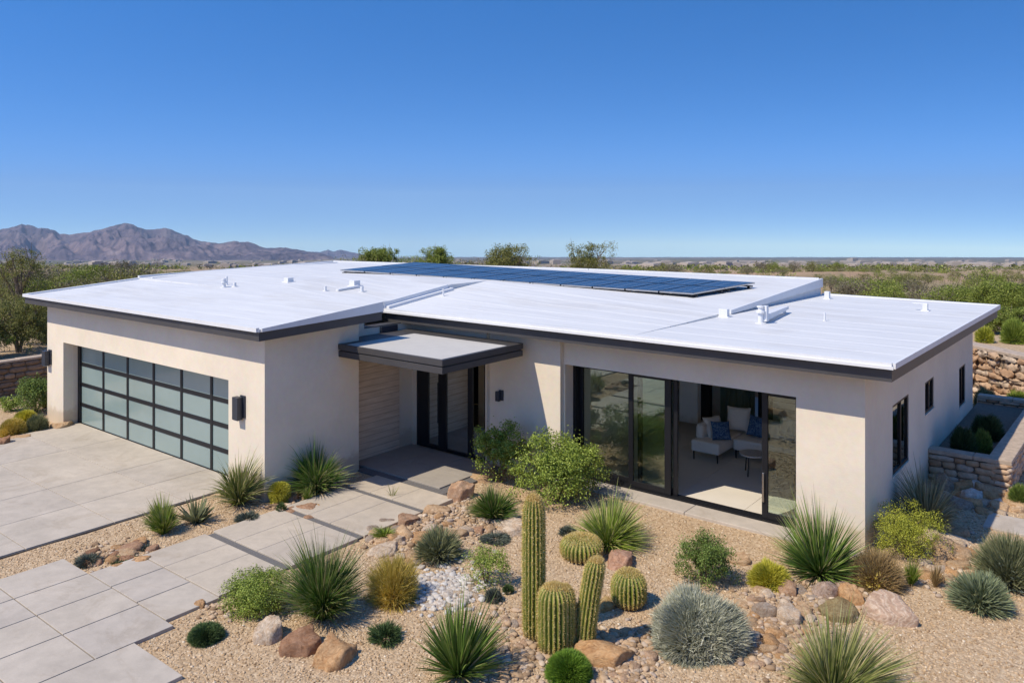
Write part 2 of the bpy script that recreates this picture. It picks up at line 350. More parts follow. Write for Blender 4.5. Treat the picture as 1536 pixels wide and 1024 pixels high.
class MB:
    def __init__(s): s.v = []; s.f = []
    def add(s, vs, fs):
        b = len(s.v); s.v += [tuple(v) for v in vs]; s.f += [tuple(i+b for i in f) for f in fs]
    def hexa(s, p):   # p: 4 bottom, 4 top (ccw)
        s.add(p, [(3, 2, 1, 0), (4, 5, 6, 7), (0, 1, 5, 4), (1, 2, 6, 5), (2, 3, 7, 6), (3, 0, 4, 7)])
    def box(s, x0, x1, y0, y1, z0, z1):
        s.hexa([(x0, y0, z0), (x1, y0, z0), (x1, y1, z0), (x0, y1, z0), (x0, y0, z1), (x1, y0, z1), (x1, y1, z1), (x0, y1, z1)])
    def obox(s, c, ux, hx, hy, z0, z1):      # oriented box, ux unit xy dir
        uy = (-ux[1], ux[0]); P = []
        for z in (z0, z1):
            for a, b in ((-1, -1), (1, -1), (1, 1), (-1, 1)):
                P.append((c[0]+a*hx*ux[0]+b*hy*uy[0], c[1]+a*hx*ux[1]+b*hy*uy[1], z))
        s.hexa(P)
    def tube(s, pts, rad, n=8, cap=True):
        pts = [Vector(p) for p in pts]
        if not hasattr(rad, '__len__'): rad = [rad]*len(pts)
        b = len(s.v); prev = None
        for i, p in enumerate(pts):
            d = (pts[min(i+1, len(pts)-1)]-pts[max(i-1, 0)]).normalized()
            a = Vector((0, 0, 1)) if abs(d.z) < .9 else Vector((1, 0, 0))
            u = d.cross(a).normalized() if prev is None else (prev-d*prev.dot(d)).normalized()
            prev = u; w = d.cross(u)
            for k in range(n):
                th = 2*math.pi*k/n; s.v.append(tuple(p+(u*math.cos(th)+w*math.sin(th))*rad[i]))
        for i in range(len(pts)-1):
            for k in range(n):
                k2 = (k+1) % n; s.f.append((b+i*n+k, b+i*n+k2, b+(i+1)*n+k2, b+(i+1)*n+k))
        if cap:
            s.f.append(tuple(b+k for k in range(n))[::-1]); s.f.append(tuple(b+(len(pts)-1)*n+k for k in range(n)))
    def build(s, name, mat, parent=None, off=(0, 0, 0), bevel=0, smooth=False):
        me = mesh_from(name, [(v[0]-off[0], v[1]-off[1], v[2]-off[2]) for v in s.v], s.f, mat, smooth)
        o = put(name, me, parent)
        if bevel:
            m = o.modifiers.new('bevel', 'BEVEL'); m.width = bevel; m.segments = 2; m.limit_method = 'ANGLE'
        return o

def wall_cells(mb, axis, a0, a1, t0, t1, z0, z1, holes):
    """wall in plane; axis 'x': runs along x, thickness y t0..t1. holes (a0,a1,z0,z1)"""
    A = sorted({a0, a1, *[h[0] for h in holes], *[h[1] for h in holes]}); Z = sorted({z0, z1, *[h[2] for h in holes], *[h[3] for h in holes]})
    na, nz = len(A)-1, len(Z)-1
    def solid(i, j):
        if i < 0 or j < 0 or i >= na or j >= nz: return False
        ca, cz = (A[i]+A[i+1])/2, (Z[j]+Z[j+1])/2
        return not any(h[0] < ca < h[1] and h[2] < cz < h[3] for h in holes)
    P = (lambda a, t, z: (a, t, z)) if axis == 'x' else (lambda a, t, z: (t, a, z))
    fl = axis != 'x'
    def q(*p): mb.add(p if not fl else p[::-1], [(0, 1, 2, 3)])
    for i in range(na):
        for j in range(nz):
            if not solid(i, j): continue
            a, b, c, d = A[i], A[i+1], Z[j], Z[j+1]
            q(P(a, t0, c), P(b, t0, c), P(b, t0, d), P(a, t0, d)); q(P(b, t1, c), P(a, t1, c), P(a, t1, d), P(b, t1, d))
            if not solid(i-1, j): q(P(a, t1, c), P(a, t0, c), P(a, t0, d), P(a, t1, d))
            if not solid(i+1, j): q(P(b, t0, c), P(b, t1, c), P(b, t1, d), P(b, t0, d))
            if not solid(i, j-1): q(P(a, t1, c), P(b, t1, c), P(b, t0, c), P(a, t0, c))
            if not solid(i, j+1): q(P(a, t0, d), P(b, t0, d), P(b, t1, d), P(a, t1, d))

# ------------------------------------------------------------------ terrain
_ang = np.random.RandomState(3)
_W = [( _ang.uniform(0, 6.28), _ang.uniform(.7, 1.4), _ang.uniform(0, 6.28)) for _ in range(24)]
def wav(x, y, lam, k0=0, n=6):
    s = 0
    for a, m, ph in _W[k0:k0+n]:
        kk = 2*math.pi/(lam*m); s = s+np.sin((x*math.cos(a)+y*math.sin(a))*kk+ph)
    return s/n
TD = [0, 42, 60, 100, 200, 400, 800, 1500, 3000, 6000, 12000, 25000, 40000]
TZ = [0, 0, -.35, -2.8, -10.3, -24.2, -51, -96, -187, -360, -690, -1400, -2256]
def sst(a, b, x):
    t = np.clip((x-a)/(b-a), 0, 1); return t*t*(3-2*t)
MOUND = at(640, 788)
def T(x, y):
    x = np.asarray(x, dtype=float); y = np.asarray(y, dtype=float)
    d = np.maximum(x*AX[1]+y*AY[1], 0)
    z = np.interp(d, TD, TZ)
    z = z+np.minimum(np.clip(d-50, 0, None)*.010, 1.3)*wav(x, y, 55, 0)+np.minimum(np.clip(d-300, 0, None)*.004, 16)*wav(x, y, 700, 6)
    z = z+.022*wav(x, y, 1.3, 12)*(d < 60)
    # raised ground behind the left retaining wall and behind the right one
    z = z+1.0*sst(-29.25, -29.6, x)*sst(70, 40, -x)*sst(0, 4, y)
    s = (y-(33-(x+7)*.857))/1.317
    z = z+1.35*sst(.35, .75, s)*sst(14, 7, s)*sst(-12, -8, x)
    z = z-.35*sst(14.5, 20, y)*0
    g = np.exp(-(((x-MOUND[0]-.25)/.9)**2+((y-MOUND[1])/1.1)**2)); z = z+.16*g*(x > -11.1)
    return z
def Tz(x, y): return float(T(x, y))

def build_ground():
    nr, na = 420, 540
    r = np.concatenate([np.linspace(0.01, 34, 150), np.geomspace(34.6, 26500, nr-150)])
    a = np.linspace(0, 2*math.pi, na, endpoint=False)
    Rr, Aa = np.meshgrid(r, a, indexing='ij'); X = Rr*np.cos(Aa); Y = Rr*np.sin(Aa)
    V = np.stack([X, Y, T(X, Y)], -1).reshape(-1, 3)
    i, j = np.meshgrid(np.arange(nr-1), np.arange(na), indexing='ij'); j2 = (j+1) % na
    Fq = np.stack([i*na+j, (i+1)*na+j, (i+1)*na+j2, i*na+j2], -1).reshape(-1, 4)
    me = mesh_from('ground', V, Fq, 'desert_ground', True)
    o = put('ground', me); tag(o, kind='structure'); return o
build_ground()

# ------------------------------------------------------------------ paving
def slabs(name, mat, cells, z0, z1, gap=.012, bev=.006):
    mb = MB()
    for (x0, x1, y0, y1) in cells: mb.box(x0+gap/2, x1-gap/2, y0+gap/2, y1-gap/2, z0, z1)
    o = mb.build(name, mat, bevel=bev); return tag(o, kind='structure')
xs = [-29.2, -26.4, -23.7, -21.25, -18.58, -17.09, -15.58]; ys = [-3.2, -1.7, -.2, 1.3, 2.8, 4.32, 5.84, 7.4, 8.85, 10.28]
cells = []
for i in range(len(xs)-1):
    for j in range(len(ys)-1):
        if i < 2 and ys[j] > 5.5+(.0 if i == 0 else 1.8): continue
        cells.append((xs[i], xs[i+1], ys[j], ys[j+1]))
slabs('driveway', 'driveway_concrete', cells, -.06, .045, .014)
mb = MB(); mb.box(-23.69, -15.56, -3.2, 10.1, -.12, .022); mb.box(-29.2, -23.69, -3.2, 5.8, -.12, .022); tag(mb.build('driveway_base', 'joint_dark'), kind='structure')
gx = [-25.6, -22.3, -19.2, -16.4, -14.62, -13.7, -12.87, -12.0, -11.0]
yw = [-3, -2.2, -1.1, 0, 1.0, 2.0, 3.0, 4.0, 4.97, 6.08]
cells = []
for i in range(3, len(gx)-1):
    for j in range(len(yw)-1):
        x0, x1 = gx[i], gx[i+1]
        if i == 3:
            continue
        cells.append((x0, x1, yw[j], yw[j+1]))
for j in range(0, 6): cells.append((-15.52, -14.62, yw[j], yw[j+1]))
cells = [c for c in cells if not (c[0] > -14.7 and c[1] < -13.6 and c[3] > 6.2)]
for a, b in ((-13.7, -12.93), (-12.93, -12.1), (-12.1, -11.24)): cells.append((a, b, 6.08, 6.96))
for y in (5.5, 3.9, 2.3, .7): cells.append((-11.0, -9.72, y-1.6, y))
for a, b in ((-9.72, -8.5),): cells.append((a, b, 1.0, 2.9))
slabs('paving', 'driveway_concrete', cells, -.06, .05, .018)
mb = MB(); mb.box(-14.6, -11.02, -3, 6.06, -.12, .03); mb.box(-13.68, -11.26, 6.06, 6.94, -.12, .03); mb.box(-10.98, -9.74, -.9, 5.48, -.12, .03)
tag(mb.build('paving_base', 'joint_dark'), kind='structure')
cells = []
for y0, y1 in ((6.96, 8.15), (8.31, 9.76), (9.92, 11.38), (11.53, 12.37)):
    for a, b in ((-13.66, -12.93), (-12.93, -12.26), (-12.26, -11.28)): cells.append((a, b, y0, y1))
slabs('walkway', 'walk_concrete', cells, -.06, .062, .007)
mb = MB(); mb.box(-13.62, -11.32, 6.9, 12.5, -.12, .035); tag(mb.build('gravel_strip', 'dark_gravel'), kind='structure')
cells = []
for a, b in ((-14.78, -13.9), (-13.9, -12.95), (-12.95, -11.93)):
    for y0, y1 in ((12.6, 13.5), (13.5, 14.56)): cells.append((a, b, y0, y1))
slabs('porch', 'porch_tile', cells, -.06, .075, .006)
mb = MB(); mb.box(-14.76, -11.66, 12.37, 14.58, -.12, .045); tag(mb.build('porch_gravel', 'dark_gravel'), kind='structure')
mb = MB()
for a, b in ((-10.75, -9.2), (-9.19, -7.2), (-7.19, -5.2), (-5.19, -3.84)): mb.box(a, b, 14.62, 15.9, -.1, .055)
tag(mb.build('threshold_slab', 'slab_concrete', bevel=.012), kind='structure')
mb = MB(); mb.box(-2.45, -.2, 17.55, 18.45, -.08, .035); tag(mb.build('patio_slab', 'slab_concrete', bevel=.01), kind='structure')

# ------------------------------------------------------------------ house
HO = (-14.0, 14.6, 0.0)
house = empty('house', HO, 'low cream stucco desert house with white flat roofs, dark fascia, garage and open glass wall', 'house')
def hp(mb, name, mat, parent=None, off=HO, bevel=0, label=None):
    o = mb.build(name, mat, parent or house, off, bevel)
    if label: o['label'] = label
    return o
def sub(mb, name, mat, parent, bevel=0): return mb.build(name, mat, parent, HO, bevel)

# garage walls
mb = MB(); wall_cells(mb, 'x', -24.82, -14.3, 9.87, 10.12, 0, 3.48, [(-23.77, -15.62, -.01, 2.36)])
hp(mb, 'wall', 'stucco', label='garage front wall with wide recessed opening')
mb = MB(); mb.box(-23.95, -23.765, 10.12, 10.42, 0, 2.5); mb.box(-15.625, -15.45, 10.12, 10.42, 0, 2.5); mb.box(-23.765, -15.625, 10.122, 10.40, 2.362, 2.6)
hp(mb, 'door_reveal', 'stucco')
mb = MB(); wall_cells(mb, 'y', 10.121, 12.25, -14.55, -14.3, 0, 3.5, []); hp(mb, 'wall', 'stucco', label='shaded garage side wall')
mb = MB(); mb.box(-14.56, -14.302, 12.251, 12.40, 0, 3.42); hp(mb, 'wall', 'stucco')
mb = MB(); mb.box(-24.82, -24.57, 10.121, 23, 0, 3.5); hp(mb, 'wall', 'stucco', label='far left outer wall')
mb = MB(); wall_cells(mb, 'x', -24.5, -4.2, 21.6, 21.85, 0, 3.3, [(-9.45, -8.35, .1, 2.7), (-7.7, -4.4, 1.65, 2.66)]); hp(mb, 'wall', 'stucco', label='rear wall')  # second opening added to bring light into the living room
# entry side wall, cladding
mb = MB(); mb.box(-15.1, -14.80, 12.401, 13.0, 0, 3.45); mb.box(-15.1, -14.80, 13.0, 14.86, 0, 3.19); hp(mb, 'wall', 'stucco')
mb = MB(); mb.box(-14.80, -14.765, 12.402, 14.13, .05, 3.0); hp(mb, 'cladding', 'cladding_tile', label='tan plank-look tile cladding beside the front door')
mb = MB(); mb.box(-15.12, -14.79, 13.002, 14.22, 3.192, 3.21); hp(mb, 'wall_cap', 'fascia_metal')  # dark cap stands in for shade on a sunlit sliver of wall top
# entry front wall
mb = MB(); wall_cells(mb, 'x', -14.799, -12.31, 14.62, 14.86, 0, 3.3, [(-14.66, -12.35, -.01, 2.86)]); hp(mb, 'wall', 'stucco')
mb = MB(); wall_cells(mb, 'x', -12.309, -10.25, 14.72, 15.0, -.1, 3.3, []); hp(mb, 'wall', 'stucco', label='wall between front door and glass doors')
# living room front with big opening
mb = MB(); wall_cells(mb, 'x', -10.249, -3.86, 14.84, 15.12, -.1, 3.3, [(-10.205, -5.06, -.2, 2.60)]); hp(mb, 'wall', 'stucco', label='front wall around the big glass doors')
mb = MB(); mb.box(-10.5, -10.206, 15.121, 15.5, 0, 2.7); mb.box(-5.06, -4.9, 15.121, 15.5, 0, 2.7); hp(mb, 'door_reveal', 'stucco')
mb = MB(); mb.box(-10.2, -5.07, 15.121, 15.46, 2.605, 2.8); hp(mb, 'door_reveal', 'stucco')
# right side wall with three windows
WIN = [(16.78, 18.12, .88, 2.25), (19.68, 20.62, 1.50, 2.21), (23.82, 24.72, .86, 1.90)]
mb = MB(); wall_cells(mb, 'y', 15.121, 25.9, -4.11, -3.86, -.1, 3.22, WIN); hp(mb, 'wall', 'stucco', label='shaded side wall with three windows')
m = MB(); m.box(-7.7, -4.4, 21.70, 21.71, 1.65, 2.66); hp(m, 'window', 'side_glass', label='wide high window added out of view in the rear wall to light the living room')  # unseen window, added as fill light for the living room
m = MB(); m.box(-9.98, -4.12, 21.86, 25.58, -.05, .05); hp(m, 'added_patio_floor', 'tile_int')  # unseen patio added behind the room so daylight can enter
mb = MB(); wall_cells(mb, 'x', -10, -4.111, 25.6, 25.85, 0, 3.2, [(-9.6, -5.6, -.01, 2.8)]); wall_cells(mb, 'y', 21.851, 25.599, -10, -9.75, 0, 3.2, [(22.2, 25.2, -.01, 2.8)]); hp(mb, 'wall', 'stucco', label='rear wall')  # openings added so daylight reaches the added rear window
# windows
for k, (a, b, c, d) in enumerate(WIN):
    fr = MB(); x0, x1 = -3.945, -3.875
    w = .055
    fr.box(x0, x1, a, b, c, c+w); fr.box(x0, x1, a, b, d-w, d); fr.box(x0, x1, a, a+w, c+w, d-w); fr.box(x0, x1, b-w, b, c+w, d-w)
    mid = a+(b-a)*(.55 if k == 0 else .5); fr.box(x0, x1, mid-.03, mid+.03, c+w, d-w)
    wo = hp(fr, 'window', 'frame_metal', bevel=.004)
    p = MB(); p.box(-3.915, -3.907, a+w, b-w, c+w, d-w); sub(p, 'pane', 'side_glass', wo)
    s = MB(); s.box(-3.872, -3.845, a-.02, b+.02, c-.035, c-.001); sub(s, 'sill', 'stucco', wo)
    bb = MB(); bb.box(-4.6, -4.112, a-.3, b+.3, c-.3, c-.28)

# garage door
gd = MB(); gy0, gy1 = 10.28, 10.34
vx = [-23.74, -22.30, -20.95, -19.61, -18.29, -16.98, -15.64]
zr = [.0, .57, 1.14, 1.71, 2.28]
fw = .045
gd.box(-23.765, -15.627, 10.26, 10.36, 2.28, 2.361)
gd.box(-23.764, -23.62, 10.25, 10.36, 0, 2.28)
for i, x in enumerate(vx[1:-1]+[vx[-1]]): gd.box(x-fw, x+(fw if i < 5 else 0), gy0, gy1, .03, 2.28)
for i, z in enumerate(zr[:-1]):
    segs = [-23.62]+[v for v in vx[1:-1]]+[vx[-1]]
    h = .055 if i else .06
    for k in range(6): gd.box((segs[k] if k == 0 else segs[k]+fw), segs[k+1]-fw, gy0+.004, gy1-.004, z-(.045 if i else -.03), z+h)
for k in range(6): gd.box((-23.62 if k == 0 else vx[k]+fw), vx[k+1]-fw, gy0+.004, gy1-.004, 2.235, 2.2795)
gdo = hp(gd, 'garage_door', 'frame_metal', bevel=.004, label='wide garage door of frosted glass panes in black frames')
for i in range(6):
    for j in range(4):
        p = MB(); p.box((-23.62 if i == 0 else vx[i]+fw), vx[i+1]-fw, 10.30, 10.315, zr[j]+.055, zr[j+1]-.045)
        sub(p, 'pane', 'frosted_glass', gdo)
mb = MB(); mb.box(-23.7, -15.6, 10.33, 10.36, .02, 2.3); sub(mb, 'backing', 'black_trim', gdo)

# entry door + sidelights
ed = MB(); y0, y1 = 14.64, 14.72
ed.box(-14.66, -14.26, y0, y1, .06, 2.858); ed.box(-14.26, -13.90, y0, y1, .06, .16); ed.box(-14.26, -13.90, y0, y1, 2.72, 2.858)
ed.box(-13.90, -13.70, y0-.01, y1, .06, 2.858)
edo = hp(ed, 'front_door', 'frame_metal', bevel=.004, label='black front door with a tall narrow glass pane')
p = MB(); p.box(-14.26, -13.90, 14.67, 14.68, .16, 2.72); sub(p, 'pane', 'entry_glass', edo)
p = MB(); p.tube([(-13.86, 14.575, .75), (-13.86, 14.575, 1.75)], .014, 8); p.tube([(-13.86, 14.62, .85), (-13.86, 14.57, .85)], .01, 6); p.tube([(-13.86, 14.62, 1.65), (-13.86, 14.57, 1.65)], .01, 6)
sub(p, 'handle', 'black_trim', edo)
sl = MB()
for a, b in ((-13.70, -13.64), (-12.93, -12.78), (-12.40, -12.35)): sl.box(a, b, y0, y1, .06, 2.858)
for a, b in ((-13.64, -12.93), (-12.78, -12.40)): sl.box(a, b, y0, y1, .06, .13); sl.box(a, b, y0, y1, 2.8, 2.858)
slo = hp(sl, 'entry_window', 'frame_metal', bevel=.004, label='tall entry windows beside the front door')
for a, b in ((-13.64, -12.93), (-12.78, -12.40)):
    p = MB(); p.box(a, b, 14.67, 14.68, .13, 2.8); sub(p, 'pane', 'entry_glass', slo)
mb = MB(); mb.box(-14.79, -11.5, 14.87, 19, 0, .06); mb.box(-14.79, -11.5, 19, 19.2, 0, 2.9); mb.box(-11.6, -11.45, 15.01, 19, 0, 2.9); mb.box(-14.95, -14.8, 14.87, 19, 0, 2.9)
hp(mb, 'entry_hall', 'interior_paint')
mb = MB(); mb.box(-14.9, -11.45, 14.87, 19.2, 2.9, 3.0); hp(mb, 'ceiling', 'interior_paint')

# sliding doors
Y = 15.28
def slider_frame(mb, a, b, y0, y1, z0, z1, wl, wr, wb=.12, wt=.07):
    mb.box(a, a+wl, y0, y1, z0, z1); mb.box(b-wr, b, y0, y1, z0, z1); mb.box(a+wl, b-wr, y0, y1, z0, z0+wb); mb.box(a+wl, b-wr, y0, y1, z1-wt, z1)
mb = MB(); mb.box(-10.204, -5.061, 15.13, 15.40, .056, .085); mb.box(-10.204, -5.061, 15.14, 15.38, 2.54, 2.603); mb.box(-10.204, -10.13, 15.16, 15.40, .085, 2.54); mb.box(-5.135, -5.061, 15.16, 15.4, .085, 2.54)
for yy in (15.17, 15.235, 15.30): mb.box(-10.13, -5.135, yy, yy+.012, .085, .10)
hp(mb, 'door_frame', 'frame_metal', label='black frame and floor track of the glass doors')
def leaf(a, b, y, wl, wr, label, handle=None):
    m = MB(); slider_frame(m, a, b, y, y+.05, .10, 2.538, wl, wr)
    o = hp(m, 'sliding_door', 'frame_metal', bevel=.004, label=label)
    p = MB(); p.box(a+wl, b-wr, y+.02, y+.03, .22, 2.468); sub(p, 'pane', 'window_glass', o)
    if handle:
        h = MB(); h.box(handle-.02, handle+.02, y-.045, y-.001, .42, .98); sub(h, 'handle', 'steel', o, .008)
    return o
leaf(-10.128, -8.77, 15.315, .09, .07, 'fixed glass panel at the left end')
leaf(-8.79, -7.78, 15.19, .11, .145, 'left sliding glass door')
leaf(-8.6, -7.66, 15.255, .10, .09, 'open glass door stacked behind the left one')
leaf(-5.84, -5.14, 15.19, .115, .05, 'narrow glass door at the right of the opening', -5.80)
# living room interior
mb = MB(); mb.box(-10.49, -4.12, 15.47, 21.59, -.05, .05); hp(mb, 'floor', 'joint_dark')
mb = MB()
xx = [-10.48, -9.2, -7.75, -6.3, -4.85, -4.12]; yy = [15.47, 16.75, 18.2, 19.65, 21.1, 21.59]
for i in range(5):
    for j in range(5): mb.box(xx[i]+.004, xx[i+1]-.004, yy[j]+.004, yy[j+1]-.004, .052, .06)
hp(mb, 'floor', 'tile_int', label='beige interior floor tiles')
mb = MB(); mb.box(-10.5, -4.12, 15.501, 21.6, 2.8, 2.9); hp(mb, 'ceiling', 'interior_paint')
mb = MB(); mb.box(-10.75, -10.5, 15.501, 21.6, 0, 2.8); hp(mb, 'interior_wall', 'interior_paint')
mb = MB(); mb.box(-10.5, -9.75, 21.4, 21.59, .06, 2.8); hp(mb, 'interior_wall', 'cedar_dark'); mb = MB(); mb.box(-8.35, -7.9, 21.45, 21.59, .06, 2.8); hp(mb, 'interior_wall', 'cedar_dark')
mb = MB(); wall_cells(mb, 'x', -7.9, -4.13, 21.35, 21.59, .06, 2.8, [(-7.7, -4.4, 1.65, 2.66)]); hp(mb, 'interior_wall', 'shiplap', label='pale horizontal board wall behind the sofa')  # opening added in line with the unseen rear window
mb = MB(); mb.box(-9.98, -9.45, 20.0, 20.2, .32, 2.8); hp(mb, 'interior_wall', 'interior_paint', label='pale panel beside the curtain')
# curtain
mb = MB(); n = 60; pts = []
for i in range(n+1):
    x = -9.35+i*(1.0/n); pts.append((x, 21.25+.045*math.sin(i*1.15)+.02*math.sin(i*2.9)))
for (x, y) in pts: mb.v += [(x, y, .10), (x, y, 2.7)]
for i in range(n): mb.f.append((2*i, 2*i+2, 2*i+3, 2*i+1))
me = mesh_from('curtain', mb.v, mb.f, 'curtain_cloth', True); o = put('curtain', me); tag(o, 'dark grey-green pleated curtain hanging on the back wall of the living room', 'curtain')
o.modifiers.new('s', 'SOLIDIFY').thickness = .008

# roofs : columns of (x, [(y, ztop, zbot)...])
def sheet(name, cols, mat, parent, bevel=0, seams=0):
    mb = MB(); nx, ny = len(cols), len(cols[0][1])
    V = []
    for x, rows in cols:
        for (y, zt, zb) in rows: V += [(x, y, zt), (x, y, zb)]
    idx = lambda i, j, k: (i*ny+j)*2+k
    Fs = []
    for i in range(nx-1):
        for j in range(ny-1):
            Fs.append((idx(i, j, 0), idx(i+1, j, 0), idx(i+1, j+1, 0), idx(i, j+1, 0)))
            Fs.append((idx(i, j, 1), idx(i, j+1, 1), idx(i+1, j+1, 1), idx(i+1, j, 1)))
    for i in range(nx-1):
        Fs.append((idx(i, 0, 1), idx(i+1, 0, 1), idx(i+1, 0, 0), idx(i, 0, 0)))
        Fs.append((idx(i, ny-1, 0), idx(i+1, ny-1, 0), idx(i+1, ny-1, 1), idx(i, ny-1, 1)))
    for j in range(ny-1):
        Fs.append((idx(0, j, 0), idx(0, j+1, 0), idx(0, j+1, 1), idx(0, j, 1)))
        Fs.append((idx(nx-1, j, 1), idx(nx-1, j+1, 1), idx(nx-1, j+1, 0), idx(nx-1, j, 0)))
    mb.add(V, Fs)
    return mb
def interp_cols(cols, nxs, nys):
    """refine a coarse column grid so the warped surface shades smoothly"""
    out = []
    X = [c[0] for c in cols]
    for x in np.linspace(X[0], X[-1], nxs):
        i = min(max(np.searchsorted(X, x)-1, 0), len(X)-2); f = (x-X[i])/(X[i+1]-X[i])
        rows = [tuple((1-f)*np.array(a)+f*np.array(b)) for a, b in zip(cols[i][1], cols[i+1][1])]
        tt = np.linspace(0, len(rows)-1, nys); rr = []
        for q in tt:
            j = min(int(q), len(rows)-2); g = q-j
            rr.append(tuple((1-g)*np.array(rows[j])+g*np.array(rows[j+1])))
        out.append((x, rr))
    return out
roof = None
# garage roof, front block
A = [(-25.32, [(9.44, 3.61, 3.565), (12.76, 3.86, 3.70)]), (-13.88, [(9.44, 3.65, 3.60), (12.76, 3.91, 3.70)])]
ga = sheet('r', A, None, None)
B = [(-25.32, [(12.762, 3.90, 3.6), (14.9, 3.985, 3.6), (17.5, 4.02, 3.6), (20.6, 4.03, 3.6)]),
     (-19.0, [(12.762, 3.88, 3.6), (14.9, 3.98, 3.6), (17.5, 4.02, 3.6), (22.6, 4.01, 3.6)]),
     (-15.42, [(12.762, 3.62, 3.4), (14.6, 3.72, 3.4), (16.75, 3.955, 3.4), (23.8, 3.97, 3.4)])]
Bf = interp_cols(B, 13, 16)
gb = sheet('r', Bf, None, None); ga.add(gb.v, gb.f)
# main roof
M = [(-15.418, [(14.22, 3.51, 3.425), (16.6, 3.80, 3.4), (18.4, 3.965, 3.4), (23.8, 3.965, 3.4)]),
     (-12.0, [(14.22, 3.51, 3.425), (16.6, 3.63, 3.4), (18.6, 3.77, 3.4), (24.9, 3.93, 3.4)]),
     (-8.15, [(14.22, 3.51, 3.425), (16.6, 3.51, 3.4), (18.9, 3.53, 3.4), (26.2, 3.86, 3.3)])]
Mf = interp_cols(M, 13, 19)
gm = sheet('r', Mf, None, None); ga.add(gm.v, gm.f)
Lw = [(-8.148, [(14.22, 3.51, 3.425), (19, 3.46, 3.36), (26.2, 3.375, 3.2)]), (-3.27, [(14.22, 3.51, 3.425), (19, 3.46, 3.36), (26.2, 3.375, 3.26)])]
gl = sheet('r', Lw, None, None); ga.add(gl.v, gl.f)
roof = hp(ga, 'roof', 'roof_coating', label='white coated low-slope roof surface')
# fascia boards
fa = MB()
def band(mb, cols): s = sheet('f', cols, None, None); mb.add(s.v, s.f)
band(fa, [(-25.30, [(9.46, 3.563, 3.385), (12.74, 3.69, 3.50)]), (-13.90, [(9.46, 3.597, 3.415), (12.74, 3.69, 3.50)])])
hp(fa, 'fascia', 'fascia_metal', label='dark metal fascia of the garage roof')
fa = MB(); band(fa, [(-15.40, [(14.25, 3.423, 3.20), (26.17, 3.2, 3.05)]), (-3.29, [(14.25, 3.423, 3.20), (26.17, 3.257, 3.05)])])
hp(fa, 'fascia', 'fascia_metal', label='dark metal fascia of the main roof')
# white drip edges, curbs and flashings
cu = MB()
def rail(p, q, w, z0p, z1p, z0q, z1q):
    d = Vector((q[0]-p[0], q[1]-p[1], 0)).normalized(); nrm = (-d.y*w/2, d.x*w/2)
    cu.hexa([(p[0]-nrm[0], p[1]-nrm[1], z0p), (q[0]-nrm[0], q[1]-nrm[1], z0q), (q[0]+nrm[0], q[1]+nrm[1], z0q), (p[0]+nrm[0], p[1]+nrm[1], z0p),
             (p[0]-nrm[0], p[1]-nrm[1], z1p), (q[0]-nrm[0], q[1]-nrm[1], z1q), (q[0]+nrm[0], q[1]+nrm[1], z1q), (p[0]+nrm[0], p[1]+nrm[1], z1p)])
rail((-25.3, 9.43), (-13.9, 9.43), .07, 3.575, 3.655, 3.605, 3.69)
rail((-25.28, 9.5), (-25.28, 12.75), .12, 3.60, 3.655, 3.84, 3.90)
rail((-25.3, 12.78), (-25.3, 20.6), .10, 3.88, 3.965, 4.0, 4.075)
rail((-24.7, 12.9), (-24.7, 20.3), .08, 3.88, 3.93, 4.0, 4.06)
rail((-25.3, 20.62), (-15.4, 23.85), .12, 4.0, 4.075, 3.95, 4.01)
rail((-15.38, 23.86), (-8.2, 26.18), .12, 3.94, 4.01, 3.84, 3.90)
rail((-15.40, 14.19), (-3.27, 14.19), .07, 3.435, 3.53, 3.435, 3.53)
rail((-15.36, 14.14), (-3.24, 14.14), .03, 3.425, 3.475, 3.425, 3.475)
rail((-3.245, 14.2), (-3.245, 26.2), .05, 3.43, 3.525, 3.28, 3.40)
rail((-8.1, 26.17), (-3.25, 26.17), .08, 3.3, 3.42, 3.3, 3.40)
rail((-15.33, 14.25), (-15.33, 16.7), .12, 3.50, 3.585, 3.77, 3.875)
rail((-15.42, 14.18), (-15.42, 16.60), .06, 3.42, 3.68, 3.8, 3.965)
rail((-8.11, 19.0), (-8.11, 26.2), .06, 3.47, 3.57, 3.62, 3.89)
rail((-13.87, 9.5), (-13.87, 12.75), .04, 3.605, 3.675, 3.70, 3.93)
# coating seams following the surface
def seam(cols, ys_idx_frac, w=.03, h=.0025):
    pts = []
    for x, rows in cols:
        q = ys_idx_frac*(len(rows)-1); j = min(int(q), len(rows)-2); g = q-j
        a = np.array(rows[j]); b_ = np.array(rows[j+1]); r = (1-g)*a+g*b_
        pts.append((x, r[0], r[1]))
    for p, q in zip(pts[:-1], pts[1:]):
        cu.hexa([(p[0], p[1]-w/2, p[2]-.02), (q[0], q[1]-w/2, q[2]-.02), (q[0], q[1]+w/2, q[2]-.02), (p[0], p[1]+w/2, p[2]-.02),
                 (p[0], p[1]-w/4, p[2]+h), (q[0], q[1]-w/4, q[2]+h), (q[0], q[1]+w/4, q[2]+h), (p[0], p[1]+w/4, p[2]+h)])
for k in range(2, 17, 2): seam(Mf, k/17)
for k in range(2, 19, 2): seam([(x, [r for r in rows]) for x, rows in interp_cols(Lw, 2, 20)], k/19)
for k in range(1, 5): seam(A, k/5)
for k in range(2, 13, 2): seam(Bf, k/13)
o = cu.build('roof_edging', 'white_metal', roof, HO); o['label'] = 'white drip edges, curbs and raised seams of the roof'

